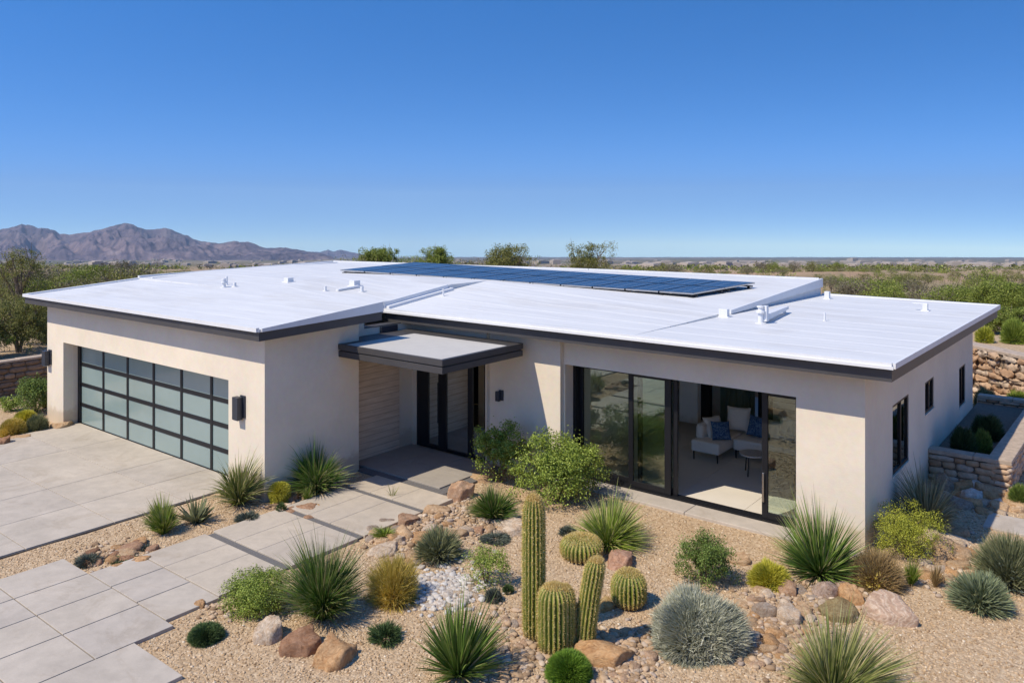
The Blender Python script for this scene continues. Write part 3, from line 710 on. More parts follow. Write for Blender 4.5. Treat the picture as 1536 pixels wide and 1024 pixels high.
def roofpart(mb, name, mat, label=None, bevel=.005):
    o = sub(mb, name, mat, roof, bevel)
    if label: o['label'] = label
    return o
def zr_at(x, y):
    best = None
    def samp(cols):
        X = [c[0] for c in cols]
        if not (X[0] <= x <= X[-1]): return None
        i = min(max(np.searchsorted(X, x)-1, 0), len(X)-2); f = (x-X[i])/(X[i+1]-X[i])
        r = [tuple((1-f)*np.array(a)+f*np.array(b)) for a, b in zip(cols[i][1], cols[i+1][1])]
        Yv = [q[0] for q in r]
        if not (Yv[0] <= y <= Yv[-1]): return None
        return float(np.interp(y, Yv, [q[1] for q in r]))
    for c in (A, B, M, Lw):
        z = samp(c)
        if z is not None: return z
    return 3.6
def onroof(px, py):
    z = 3.8
    for _ in range(8):
        x, y = at(px, py, z); z = zr_at(x, y)
    return x, y, z
def pipe(px, py, h, r, cap=False, name='vent_pipe', label=None):
    x, y, z = onroof(px, py); m = MB()
    m.tube([(x, y, z-.03), (x, y, z+h)], r, 12); m.tube([(x, y, z-.03), (x, y, z+.015)], r*1.9, 12)
    if cap:
        m.tube([(x, y, z+h-.08), (x, y, z+h-.03)], r*1.6, 12); m.tube([(x, y, z+h), (x, y, z+h+.05)], r*1.25, 12)
    return roofpart(m, name, 'white_metal', label)
pipe(336, 431, .20, .05, True, label='capped white vent pipe on the garage roof'); pipe(340, 427, .24, .03)
pipe(352, 430, .12, .045)
pipe(488, 431, .13, .035); pipe(543, 435, .15, .045); pipe(665, 429, .20, .022, label='thin pipe at the end of the roof curb')
pipe(1237, 481, .20, .022)
def rbox(px, py, w, d, h, name='roof_vent', label=None, lip=True):
    x, y, z = onroof(px, py); m = MB(); m.box(x-w/2, x+w/2, y-d/2, y+d/2, z-.03, z+h)
    if lip: m.box(x-w/2-.04, x+w/2+.04, y-d/2-.04, y+d/2+.04, z-.03, z+.02)
    roofpart(m, name, 'white_metal', label); return x, y, z
rbox(433, 423, .20, .2, .13, label='small square vent box on the garage roof')
rbox(532, 427, .22, .22, .16)
x, y, z = rbox(1388, 466, .12, .12, .17, label='small box vent near the far corner'); 
m = MB(); m.box(x-.3, x+.06, y-.04, y+.04, z+.17, z+.20); roofpart(m, 'vent_cap', 'white_metal')
rbox(1241, 448, .14, .14, .22)
x, y, z = rbox(1086, 475, .22, .14, .19, label='square box at the front of the raised curb')
x, y, z = onroof(1141, 485); m = MB(); m.tube([(x, y, z-.03), (x, y, z+.36)], .06, 12); m.tube([(x, y, z+.24), (x, y, z+.29)], .11, 12); m.tube([(x, y, z+.36), (x, y, z+.40)], .085, 12); m.tube([(x, y, z-.03), (x, y, z+.02)], .12, 12)
m.box(x+.02, x+.13, y+.02, y+.15, z+.05, z+.40); roofpart(m, 'vent_pipe', 'white_metal', 'tall capped white vent pipe')
x2, y2, z2 = onroof(1178, 469)
m = MB(); m.hexa([(x-.08, y+.25, z+.06), (x+.10, y+.25, z+.06), (x2+.09, y2, z2+.10), (x2-.09, y2, z2+.10), (x-.08, y+.25, z+.20), (x+.10, y+.25, z+.20), (x2+.09, y2, z2+.17), (x2-.09, y2, z2+.17)])
m.box(x2-.03, x2+.03, y2-.1, y2-.04, z2-.03, z2+.12); roofpart(m, 'duct', 'white_metal', 'low white duct behind the tall vent pipe')
x, y, z = onroof(508, 433); x2, y2, z2 = onroof(538, 429)
m = MB(); m.hexa([(x-.06, y-.05, z), (x+.05, y-.05, z), (x2+.06, y2, z2), (x2-.06, y2, z2), (x-.06, y-.05, z+.05), (x+.05, y-.05, z+.05), (x2+.06, y2, z2+.07), (x2-.06, y2, z2+.07)])
roofpart(m, 'duct', 'white_metal', 'flat white duct on the garage roof')

# canopy over the entry
cn = MB(); cx0, cx1, cy0, cy1 = -14.298, -11.1, 11.8, 14.46
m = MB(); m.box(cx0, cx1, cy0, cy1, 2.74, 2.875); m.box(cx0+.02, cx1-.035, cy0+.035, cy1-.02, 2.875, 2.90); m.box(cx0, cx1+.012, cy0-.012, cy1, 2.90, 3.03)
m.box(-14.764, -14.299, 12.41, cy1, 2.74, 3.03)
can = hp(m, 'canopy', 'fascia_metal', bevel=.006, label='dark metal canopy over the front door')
m = MB(); m.box(-14.05, cx1-.05, cy0+.04, cy1-.52, 3.031, 3.036); sub(m, 'canopy_roof', 'canopy_top', can)  # stops short at back and left; bare dark metal stands in for eave shadow
m = MB(); m.box(cx0+.1, cx1-.08, cy0+.1, cy1-.05, 2.728, 2.738); sub(m, 'soffit', 'cladding_tile', can)
m = MB(); m.box(-14.799, -14.74, 13.50, 14.05, 3.035, 3.185); hp(m, 'scupper_box', 'lamp_black', label='dark box under the eave beside the canopy')

# wall lamps
def lamp(x0, x1, y, z0, z1, label, deep=.11):
    o = empty('wall_lamp', ((x0+x1)/2, y, z0), label, 'wall lamp', 'wall lamps on the stucco front')
    off = ((x0+x1)/2, y, z0)
    m = MB(); m.box(x0+(x1-x0)*.45, x1+.05, y-.03, y-.001, z0+(z1-z0)*.08, z1+.03); m.build('back_plate', 'lamp_black', o, off, .004)
    m = MB(); m.box(x0, x1-.02, y-deep-.05, y-.031, z0, z1); m.build('lamp_housing', 'lamp_black', o, off, .006)
    m = MB(); m.box(x0+.02, x1-.04, y-deep-.03, y-.05, z0-.012, z0-.0005); m.build('lamp_lens', 'lamp_glass', o, off)
lamp(-15.24, -15.02, 9.87, 1.60, 2.08, 'black box wall lamp on the pillar right of the garage door')
lamp(-24.80, -24.56, 9.87, 1.62, 2.04, 'black box wall lamp at the left end of the garage front')
lamp(-12.05, -11.92, 14.72, 1.55, 1.78, 'small black wall lamp on the wall right of the front door', .05)

# solar panels : row of 12 modules on rails
FL, FR, BR, BL = (Vector((*at(509, 404.5, 4.12), 4.12)), Vector((*at(1040, 440, 3.80), 3.80)), Vector((*at(1134, 423.5, 3.93), 3.93)), None)
BL = FL+(BR-FR)
NP = 12
def lerp(a, b, t): return a+(b-a)*t
for k in range(NP):
    for rr_ in range(2):
        g = .022
        a, b = (k+g)/NP, (k+1-g)/NP; c, d = (.005, .49) if rr_ == 0 else (.51, .995)
        P = lambda u, v: lerp(lerp(FL, FR, u), lerp(BL, BR, u), v)
        q = [P(a, c), P(b, c), P(b, d), P(a, d)]
        ce = (q[0]+q[2])/2
        if k == 0: w = 'leftmost'
        elif k == NP-1: w = 'rightmost'
        else: w = None
        row = 'front' if rr_ == 0 else 'back'
        lab = (f'blue solar panel, {w} of the {row} row on the white roof' if w else f'blue solar panel in the middle of the {row} row on the white roof')
        o = empty('solar_panel', ce, lab, 'solar panel', f'solar panels in the {row} row' if w is None else None)
        n_ = (q[1]-q[0]).cross(q[3]-q[0]).normalized()
        m = MB(); lo = [v-n_*.04 for v in q]; m.hexa([tuple(v) for v in lo]+[tuple(v) for v in q]); m.build('panel_frame', 'steel', o, ce)
        ins = [lerp(v, ce, .03)+n_*.003 for v in q]; m = MB(); m.add(ins, [(0, 1, 2, 3)]); m.build('panel_glass', 'solar_glass', o, ce)
m = MB()
for v in (.06, .44, .56, .94):
    p, q = P(0, v), P(1, v); dz = Vector((0, 0, .075)); w = Vector((0, .03, 0))
    m.hexa([tuple(x_) for x_ in (p-dz-w-Vector((0, 0, .04)), q-dz-w-Vector((0, 0, .04)), q-dz+w-Vector((0, 0, .04)), p-dz+w-Vector((0, 0, .04)), p-dz-w, q-dz-w, q-dz+w, p-dz+w)])
rk = m.build('mounting_rail', 'black_trim'); tag(rk, 'dark mounting rails and feet under the solar panels', 'rails')
for k in range(NP+1):
    for v in (.04, .5, .94):
        p = P(min(max(k/NP, .01), .99), v); zz = zr_at(p.x, p.y); m = MB()
        m.box(p.x-.03, p.x+.03, p.y-.03, p.y+.03, min(zz, p.z-.16)-.01, p.z-.08); m.box(p.x-.08, p.x+.08, p.y-.08, p.y+.08, zz-.01, zz+.02)
        m.build('mounting_foot', 'black_trim', rk)

# ------------------------------------------------------------------ living room furniture
def soft_box(m, x0, x1, y0, y1, z0, z1): m.box(x0, x1, y0, y1, z0, z1)
def cushion(name, mat, c, sx, sy, sz, rot, parent=None, off=(0, 0, 0)):
    n = 14; V = []; Fs = []
    for s in (1, -1):
        for i in range(n+1):
            for j in range(n+1):
                u, v = i/n*2-1, j/n*2-1
                t_ = max(0, (1-u**4)*(1-v**4))**.45
                pin = 1-.10*(1-abs(u))*abs(v)**3-.0
                V.append(Vector((u*sx/2*(1-.08*(1-v*v)*abs(u)), v*sy/2*(1-.08*(1-u*u)*abs(v)), s*sz/2*t_)))
        b = 0 if s == 1 else (n+1)**2
        for i in range(n):
            for j in range(n):
                q = [b+i*(n+1)+j, b+(i+1)*(n+1)+j, b+(i+1)*(n+1)+j+1, b+i*(n+1)+j+1]; Fs.append(q if s == 1 else q[::-1])
    R = rot.to_matrix() if hasattr(rot, 'to_matrix') else rot
    V = [tuple(R @ v) for v in V]
    o = put(name, mesh_from(name, V, Fs, mat, True), parent, (c[0]-off[0], c[1]-off[1], c[2]-off[2])); return o
from mathutils import Euler
def sofa_module(loc, w, d, label, rot=0):
    o = empty('sofa', (*loc, .06), label, 'sofa', None, rot)
    m = MB(); m.box(0, w, 0, d, .20, .47); s = m.build('seat', 'sofa_fabric', o, bevel=.045)
    for x in (.06, w-.06):
        for y in (.06, d-.06):
            l = MB(); l.tube([(x, y, .0), (x, y, .205)], [.016, .024], 8); l.build('leg', 'dark_wood', o)
    return o
s1 = sofa_module((-8.62, 17.86), .72, 1.35, 'light beige upholstered sofa module nearest the glass doors')
m = MB(); m.box(-.0, .20, .25, 1.35, .44, .80); m.build('backrest', 'sofa_fabric', s1, bevel=.07)
s2 = sofa_module((-7.85, 18.55), 1.9, .9, 'light beige upholstered sofa along the back of the seating group')
m = MB(); m.box(0, 1.9, .68, .90, .44, .86); m.build('backrest', 'sofa_fabric', s2, bevel=.08)
m = MB(); m.box(1.62, 1.9, 0, .7, .44, .66); m.build('armrest', 'sofa_fabric', s2, bevel=.07)
def pil(c, s, e, mat, label, cat='pillow', g=None):
    o = cushion('pillow', mat, c, s, s, .17, Euler(e)); tag(o, label, cat, g)
pil((-8.05, 18.32, .74), .46, (R_(62), 0, R_(38)), 'pillow_fabric', 'blue patterned pillow leaning on the nearest beige sofa module')
pil((-7.42, 19.0, .80), .50, (R_(70), 0, R_(-12)), 'pillow_fabric', 'blue patterned pillow on the rear beige sofa')
pil((-8.33, 18.55, .74), .52, (R_(60), 0, R_(62)), 'sofa_fabric', 'plain beige cushion behind the blue pillow of the nearest sofa module')
pil((-7.95, 19.14, .88), .58, (R_(68), 0, R_(14)), 'sofa_fabric', 'large plain beige cushion at the corner of the sofas')
pil((-6.72, 19.2, .86), .5, (R_(72), 0, R_(-20)), 'sofa_fabric', 'plain cream cushion at the right end of the rear sofa')
tb = empty('side_table', (-7.02, 17.72, .06), 'small round stone-topped side table with black legs by the sofa', 'side table')
m = MB(); m.tube([(0, 0, .44), (0, 0, .475)], .30, 28); m.build('table_top', 'table_stone', tb, bevel=.006)
for k in range(3):
    a = k*2.094+.5; m = MB(); m.tube([(.22*math.cos(a), .22*math.sin(a), .44), (.27*math.cos(a), .27*math.sin(a), 0)], .016, 8); m.build('leg', 'dark_wood', tb)
ch = empty('armchair', (-6.25, 17.6, .06), 'dark low armchair half hidden behind the right glass door', 'armchair')
m = MB(); m.box(-.3, .35, -.3, .35, .32, .42); m.build('seat', 'dark_wood', ch, bevel=.03)
m = MB(); m.hexa([(-.3, -.35, .4), (.35, -.35, .4), (.35, -.28, .4), (-.3, -.28, .4), (-.3, -.45, .75), (.35, -.45, .75), (.35, -.38, .75), (-.3, -.38, .75)]); m.build('backrest', 'dark_wood', ch, bevel=.01)
for x in (-.28, .32):
    for y in (-.28, .32): m = MB(); m.tube([(x, y, 0), (x, y, .33)], .016, 8); m.build('leg', 'dark_wood', ch)
rg = MB(); rg.box(-6.1, -4.4, 16.0, 17.2, .061, .075); o = rg.build('rug', 'canopy_top'); tag(o, 'thin pale grey rug on the floor inside the right glass door', 'rug')

# ------------------------------------------------------------------ rocks
def ico(sub=3):
    import bmesh
    bm = bmesh.new(); bmesh.ops.create_icosphere(bm, subdivisions=sub, radius=1)
    V = np.array([v.co[:] for v in bm.verts]); Fs = np.array([[v.index for v in f.verts] for f in bm.faces]); bm.free(); return V, Fs
ICO = {k: ico(k) for k in (1, 2, 3, 4)}
def rock_mesh(seed, sub=4, cuts=12, rough=.10, flat=.7):
    rs = np.random.RandomState(seed); V, Fs = ICO[sub]; V = V.copy()
    for _ in range(cuts):
        n = rs.normal(size=3); n[2] *= .45; n /= np.linalg.norm(n); d = rs.uniform(.62, .88)
        s = V@n; k = s > d; V[k] -= np.outer((s[k]-d)*.93, n)
    for _ in range(2):
        n = np.array([rs.uniform(-.35, .35), rs.uniform(-.35, .35), 1.]); n /= np.linalg.norm(n); d = rs.uniform(.45, .6)
        s = V@n; k = s > d; V[k] -= np.outer((s[k]-d)*.9, n)
    out = []
    for v in V:
        p = Vector(v)*1.3+Vector((seed*3.1, 0, 0)); q = mnoise.fractal(p, .8, 2.1, 5)
        q2 = mnoise.noise(Vector(v)*5+Vector((0, seed, 0)))
        out.append(Vector(v)*(1+rough*q+.05*q2))
    V = np.array([o[:] for o in out]); V /= np.abs(V[:, :2]).max(); V[:, 2] *= flat/ max(.01, V[:, 2].max()-0)*1.0
    me = mesh_from('rock', V, Fs, 'rock', False)
    return me
TAN, ORG, CRM, BRN, GRY, PNK, RED, MOS, WHT = (.54, .39, .24), (.55, .35, .18), (.60, .50, .38), (.34, .20, .12), (.38, .32, .26), (.52, .37, .25), (.44, .28, .18), (.30, .24, .12), (.72, .67, .60)
def boulder(px, base, w, h, col, label, seed, rot=None, name='boulder', cat='boulder'):
    db = F_*H/(base-CY); W = w*db/F_; dc = db+W*.36
    x, y = at_d(px, dc); z = Tz(x, y)
    hh = max(.05, H-((base-h)-CY)*dc/F_-z)
    me = rock_mesh(seed, 4, 14, .15, 1.0)
    o = put(name, me, None, (x, y, z-hh*.10), rot if rot is not None else seed*1.3, (W*.66, W*.52, hh*.88))
    if 'striped boulder in the right' in label: me.materials[0] = MATS['rock_striped']
    o.color = (*col, 1); tag(o, label, cat); return o
BL_ = [
 (404, 965, 50, 42, CRM, 'cream yellow boulder left of the brown boulder by the big grass clump'),
 (448, 984, 54, 43, BRN, 'reddish brown boulder between the cream and the orange boulder'),
 (500, 1001, 64, 48, ORG, 'orange tan angular boulder, rightmost of the three in the lower left bed'),
 (1335, 938, 80, 54, (.54, .40, .31), 'large rounded pink and tan striped boulder in the right foreground'),
 (1243, 897, 44, 34, (.46, .36, .29), 'grey-topped tan boulder left of the orange block behind the striped boulder'),
 (1276, 908, 34, 36, ORG, 'orange block touching the upper left of the large striped boulder'),
 (1262, 934, 56, 36, MOS, 'low mossy brown boulder left of the large striped boulder'),
 (930, 850, 52, 32, (.48, .30, .21), 'rough reddish tan rock in front of the bright grass clump'),
 (904, 1001, 76, 44, ORG, 'tan boulder right of the round bright green cushion plant'),
 (908, 914, 28, 19, (.50, .36, .16), 'small yellow-brown rock between the cactus and the barrel cactus'),
 (770, 803, 48, 30, CRM, 'smooth cream boulder just left of the tall cactus'),
 (1184, 893, 28, 26, (.46, .31, .20), 'knobbly tan rock touching the yellow cushion shrub'),
 (1181, 936, 46, 36, CRM, 'pale tan block among cobbles right of the silver shrub'),
 (1146, 928, 34, 28, GRY, 'grey brown rock among cobbles right of the silver shrub'),
 (1425, 840, 62, 36, TAN, 'flat tan boulder between the chartreuse bush and the grey shrub'),
 (1106, 845, 34, 19, TAN, 'flat tan rock behind the round green shrub'),
 (598, 821, 22, 20, CRM, 'round cream cobble on the rock heap beside the walkway'),
 (612, 795, 34, 26, (.40, .27, .18), 'brown knobbly rock topping the heap beside the walkway'),
 (632, 815, 24, 20, ORG, 'orange-tan rock at the right end of the heap by the walkway'),
 (578, 834, 48, 20, CRM, 'flat pale boulder at the foot of the heap beside the walkway'),
 (656, 782, 40, 26, TAN, 'tan rock on the slope above the heap beside the walkway'),
 (690, 752, 44, 38, (.52, .36, .24), 'tall tan rock at the corner of the porch paving'),
 (722, 722, 50, 18, TAN, 'low tan rock under the leafy shrub by the porch'),
 (694, 806, 26, 18, CRM, 'small pale rock behind the grey-green spiky shrub'),
 (1414, 735, 34, 30, (.38, .28, .20), 'shaded brown rock against the stone planter'),
 (1393, 742, 30, 24, (.40, .28, .19), 'brown rock between the house wall and the planter'),
 (1448, 733, 22, 20, ORG, 'small orange rock in front of the planter corner'),
 (1437, 764, 36, 24, GRY, 'grey rock below the dry grass by the planter'),
 (1460, 752, 34, 22, WHT, 'whitish rock below the planter corner'),
 (1488, 748, 40, 26, TAN, 'tan rock at the foot of the planter corner'),
 (1520, 742, 34, 20, (.50, .34, .22), 'tan rock right of the planter at the frame edge'),
 (1392, 800, 40, 22, TAN, 'tan rock right of the chartreuse bush'),
 (462, 768, 34, 14, RED, 'flat reddish rock left of the walkway by the yellow ball plant'),
 (436, 752, 26, 14, RED, 'small reddish rock right of the yellow ball plant'),
 (130, 845, 34, 14, BRN, 'low brown rock at the left end of the stones beside the driveway'),
 (186, 838, 34, 14, TAN, 'flat tan stone in the bed beside the driveway'),
 (205, 824, 34, 14, ORG, 'flat orange stone in the bed beside the driveway'),
 (300, 912, 16, 14, ORG, 'small orange rock by the paving edge above the dark cushion plant'),
 (92, 644, 26, 14, TAN, 'small tan rock at the foot of the garage wall'),
 (6, 668, 22, 18, BRN, 'brown rock beside the yellow barrel cacti at the left edge'),
 (27, 660, 30, 8, TAN, 'flat tan stone beside the yellow barrel cacti'),
 (1262, 890, 26, 20, (.50, .38, .30), 'small tan rock under the brown dry bush'),
 (860, 808, 20, 9, WHT, 'white stone left of the yellow barrel cactus'),
 (800, 762, 30, 16, TAN, 'tan rock at the foot of the large leafy shrub'),
]
for i, b in enumerate(BL_): boulder(*b, seed=101+i)
# cobbles in clusters: one object each
COB = [rock_mesh(500+i, 3, 7, .10, .62) for i in range(8)]
CL = [
 ((556, 775, 692, 850), 36, (9, 22), [CRM, TAN, ORG, GRY, TAN], 'rounded cobble in the rock heap beside the walkway'),
 ((690, 780, 762, 806), 12, (8, 16), [TAN, CRM, RED], 'cobble between the green grass clump and the small grey cushion plants'),
 ((736, 925, 806, 1022), 36, (7, 17), [TAN, PNK, CRM, GRY], 'cobble in the bed left of the cactus group'),
 ((896, 945, 985, 1022), 30, (7, 18), [TAN, PNK, CRM, TAN], 'cobble in the bed between the cactus group and the silver shrub'),
 ((1102, 885, 1216, 1000), 48, (8, 24), [TAN, CRM, PNK, TAN, ORG], 'cobble in the bed right of the silver shrub'),
 ((626, 856, 716, 912), 52, (6, 13), [WHT, WHT, CRM, (.55, .52, .50)], 'white stone in the pale patch between the ochre and the green bush'),
 ((1378, 790, 1452, 872), 20, (12, 26), [TAN, CRM, ORG], 'tan stone between the chartreuse bush and the grey-green shrubs'),
 ((1436, 722, 1536, 772), 22, (12, 26), [TAN, CRM, WHT, ORG], 'tan stone on the slope below the planter'),
 ((118, 815, 235, 852), 14, (10, 22), [TAN, BRN, RED, ORG], 'flat stone in the bed between driveway and paving'),
 ((405, 752, 486, 778), 8, (8, 16), [RED, TAN], 'reddish stone beside the yellow ball plant'),
 ((1196, 868, 1300, 935), 12, (8, 18), [TAN, CRM, GRY], 'cobble beside the boulders behind the large striped one'),
]
rs = np.random.RandomState(11)
for (x0, y0, x1, y1), n, (s0, s1), cols, label in CL:
    placed = []
    for k in range(n):
        for _ in range(40):
            px, py = rs.uniform(x0, x1), rs.uniform(y0, y1); s = s0+(s1-s0)*rs.beta(1.2, 2.6)
            if ((px-(x0+x1)/2)/(x1-x0)*2)**2+((py-(y0+y1)/2)/(y1-y0)*2)**2 > 1.15: continue
            if all(abs(px-q[0]) > (s+q[2])*.42 or abs(py-q[1]) > (s+q[2])*.22 for q in placed): break
        placed.append((px, py, s)); d = F_*H/(py-CY); W = 1.95*s*d/F_; x, y = at(px, py)
        o = put('cobble', COB[rs.randint(8)], None, (x, y, Tz(x, y)-W*.05), rs.uniform(0, 6.28), (W/2, W/2*rs.uniform(.6, .95), W*rs.uniform(.38, .62)))
        c = np.array(cols[rs.randint(len(cols))])*rs.uniform(.85, 1.15); o.color = (*c, 1)
        tag(o, label, 'stone', 'cobbles, '+label.split(' in ')[-1] if ' in ' in label else 'stones, '+label)

# loose gravel cover
def in_paving(x, y):
    m = (x < -11.22) & (y > 6.0) & (x > -13.72) & (y < 12.7); m |= (x < -10.98) & (x > -14.66) & (y < 6.1)
    m |= (x < -15.5) & (y < 10.4); m |= (x < -9.7) & (x > -11) & (y < 5.52); m |= (x < -11.65) & (y > 12.35); m |= (x < -14.2) & (y > 9.85)
    m |= (y > 14.6) & (x < -3.8); m |= (x > -3.9) & (x < -2.4) & (y > 20)
    return m
def gravel():
    rs = np.random.RandomState(5); N = 150000
    px = rs.uniform(-30, 1570, N); py = CY+F_*H/np.sqrt(rs.uniform(10.0**2, 24.0**2, N))**1.0*1.0
    d = F_*H/(py-CY); u = (px-CX)/F_*d
    # thin out towards the back (area-uniform would put most stones far away)
    keep = rs.uniform(size=N) < np.clip(1.15-(d-10)/13, .12, 1); d, u = d[keep], u[keep]
    x = u*AX[0]+d*AX[1]; y = u*AY[0]+d*AY[1]
    k = ~in_paving(x, y); x, y, d = x[k], y[k], d[k]; n = len(x)
    V0, F0 = ICO[1]
    s = .008+.022*rs.beta(1.3, 3.2, n)
    A = rs.uniform(0, 6.28, n); sc = np.stack([s*rs.uniform(.8, 1.3, n), s*rs.uniform(.6, 1.1, n), s*rs.uniform(.35, .75, n)], 1)
    V = V0[None]*sc[:, None, :]*(1+rs.uniform(-.22, .22, (n, len(V0), 1)))
    c, si = np.cos(A)[:, None], np.sin(A)[:, None]
    X = V[..., 0]*c-V[..., 1]*si+x[:, None]; Yy = V[..., 0]*si+V[..., 1]*c+y[:, None]; Z = V[..., 2]+(T(x, y)+s*.15)[:, None]
    Vv = np.stack([X, Yy, Z], -1).reshape(-1, 3); Fv = (F0[None]+np.arange(n)[:, None, None]*len(V0)).reshape(-1, 3)
    o = put('gravel', mesh_from('gravel', Vv, Fv, 'gravel_stone')); tag(o, 'loose tan gravel scattered over the garden beds', 'gravel', kind='stuff')
gravel()
def pebbles():
    rs = np.random.RandomState(15); XS, SS, CC = [], [], []
    Z = [((556, 775, 700, 850), 420), ((690, 780, 765, 808), 120), ((730, 920, 812, 1024), 520), ((896, 940, 990, 1024), 420), ((1095, 880, 1222, 1006), 700), ((618, 850, 722, 915), 800), ((1370, 790, 1458, 875), 260), ((1430, 722, 1545, 775), 380), ((110, 812, 240, 854), 160), ((400, 750, 490, 780), 100), ((1190, 862, 1305, 940), 260), ((300, 895, 350, 930), 60), ((640, 735, 720, 800), 260)]
    for (x0, y0, x1, y1), n in Z:
        n = int(n*.75)
        px = rs.normal((x0+x1)/2, (x1-x0)/3.6, n); py = rs.normal((y0+y1)/2, (y1-y0)/3.8, n)
        py = np.clip(py, 560, 1040); d = F_*H/(py-CY); u = (px-CX)/F_*d; XS.append(np.stack([u*AX[0]+d*AX[1], u*AY[0]+d*AY[1]], 1)); CC.append(np.full(n, 1 if (x0, y0) == (618, 850) else 0))
    P = np.vstack(XS); C = np.concatenate(CC); k = ~in_paving(P[:, 0], P[:, 1]); P, C = P[k], C[k]; n = len(P); V0, F0 = ICO[2]
    s = (.024+.05*rs.beta(1.2, 2.8, n)); A = rs.uniform(0, 6.28, n)
    V = np.sign(V0)*np.abs(V0)**.85; V = V[None]*np.stack([s*rs.uniform(.8, 1.25, n), s*rs.uniform(.6, .95, n), s*rs.uniform(.4, .7, n)], 1)[:, None, :]*(1+rs.uniform(-.2, .2, (n, len(V0), 1)))
    c, si = np.cos(A)[:, None], np.sin(A)[:, None]
    W_ = np.stack([V[..., 0]*c-V[..., 1]*si+P[:, :1], V[..., 0]*si+V[..., 1]*c+P[:, 1:], V[..., 2]+(T(P[:, 0], P[:, 1])+s*.25)[:, None]], -1)
    Fv = (F0[None]+np.arange(n)[:, None, None]*len(V0)); mi = np.repeat(C, len(F0))
    o = put('pebbles', mesh_from('pebbles', W_.reshape(-1, 3), Fv.reshape(-1, 3), None, False, mats=['pebble_tan', 'pebble_white'], mi=mi)); tag(o, 'small rounded pebbles filling the gaps of the stone patches', 'pebbles', kind='stuff')
pebbles()

# ------------------------------------------------------------------ plants
def strips(P0, P1, P2, W, seg=4, wdir=None, taper=1.0, rs=None):
    """quadratic bezier ribbons; P* (n,3), W (n,)"""
    n = len(P0); tt = np.linspace(0, 1, seg+1)
    C = [(1-t_)**2*P0+2*t_*(1-t_)*P1+t_**2*P2 for t_ in tt]
    d = P2-P0; rnd = rs.normal(size=(n, 3)); wd = np.cross(d, rnd); wd /= np.linalg.norm(wd, axis=1)[:, None]+1e-9
    V = np.zeros((n, seg+1, 2, 3)); Tt = np.zeros((n, seg+1, 2))
    for i, t_ in enumerate(tt):
        w = W*(1-t_**1.6*taper)*.5+.0006
        V[:, i, 0] = C[i]-wd*w[:, None]; V[:, i, 1] = C[i]+wd*w[:, None]; Tt[:, i] = t_
    base = np.arange(n)[:, None]*(seg+1)*2; i = np.arange(seg)[None]*2
    Fq = np.stack([base+i, base+i+1, base+i+3, base+i+2], -1).reshape(-1, 4)
    return V.reshape(-1, 3), Fq, Tt.ravel()
def merge(parts):
    Vs, Fs, Ts = [], [], []; b = 0
    for v, f, t_ in parts: Vs.append(v); Fs.append(f+b); Ts.append(t_); b += len(v)
    return np.vstack(Vs), np.vstack(Fs), np.concatenate(Ts)
def tuft_geo(rs, n, R, h, w, stiff=.5, tilt=1.45, root=.12, lenvar=.25):
    a = rs.uniform(0, 6.283, n); ph = np.arccos(1-rs.uniform(0, 1, n)*(1-math.cos(tilt)))
    L = 1-lenvar*rs.uniform(0, 1, n)**1.5
    f0, f1 = rs.uniform(0, 6.28, 2); L = L*(1+.16*np.sin(a+f0)+.10*np.sin(3*a+f1))*np.where(rs.uniform(size=n) < .06, 1.22, 1.)
    dirx, diry = np.cos(a), np.sin(a); k = L*np.sin(ph)**.9
    P2 = np.stack([R*k*dirx, R*k*diry, h*L*np.maximum(np.cos(ph), .06)], 1)
    P2[:, :2] += rs.normal(size=2)*.09*R*(P2[:, 2:3]/h); P2 += rs.normal(size=(n, 3))*[.07*R, .07*R, .05*h]; P2[:, 2] = np.maximum(P2[:, 2], .02)
    r0 = root*R*rs.uniform(0, 1, n)**.5
    P0 = np.stack([r0*dirx, r0*diry, np.zeros(n)], 1)
    mid = (P0+P2)/2; arch = np.stack([mid[:, 0]*.72, mid[:, 1]*.72, P2[:, 2]*.78+.16*h*np.sin(ph)], 1)
    P1 = mid*stiff+arch*(1-stiff)
    return P0, P1, P2, w*rs.uniform(.65, 1.2, n)
def spot(l, r, top, base, foot, z=0, vis=0):
    db = F_*(H-z)/(base-CY); R = (r-l)*db/F_/2; dc = db+foot*R; x, y = at_d((l+r)/2, dc); zz = Tz(x, y) if z == 0 else z
    h = H-(top-CY)*dc/F_-zz
    if vis: h = math.sqrt(max(h*h-(vis*H/dc*R)**2, (.5*h)**2))
    return x, y, zz, R, max(h, .05)
SEED = [1000]
def tuft(l, r, top, base, label, mat='blade_deep', n=420, w=.016, stiff=.5, tilt=1.4, name='grass_clump', cat='grass clump', foot=.25, straw=40, lenvar=.25, root=.12):
    SEED[0] += 1; rs = np.random.RandomState(SEED[0]); x, y, z, R, h = spot(l, r, top, base, foot)
    o = empty(name, (x, y, z), label, cat)
    R *= 1.2; n = int(n*1.8)
    v, f, t_ = strips(*tuft_geo(rs, n, R, h*1.12, w*1.1, stiff, tilt, root, lenvar), 5, rs=rs)
    put('blades', mesh_from('blades', v, f, mat, attr=t_), o)
    if straw:
        P0, P1, P2, W = tuft_geo(rs, straw, R*.75, h*.3, w*.8, .6, 1.55, .2); P2[:, 2] = rs.uniform(.005, .05, straw)*1.0
        v, f, t_ = strips(P0, P1, P2, W, 4, rs=rs); put('dry_blades', mesh_from('dry_blades', v, f, 'blade_straw', attr=t_), o)
    return o
def ellip_pts(rs, n, lo=.6, hi=1., zmin=-.15):
    d = rs.normal(size=(int(n*2.2), 3)); d /= np.linalg.norm(d, axis=1)[:, None]; d = d[d[:, 2] > zmin][:n]
    return d, rs.uniform(lo, hi, len(d))
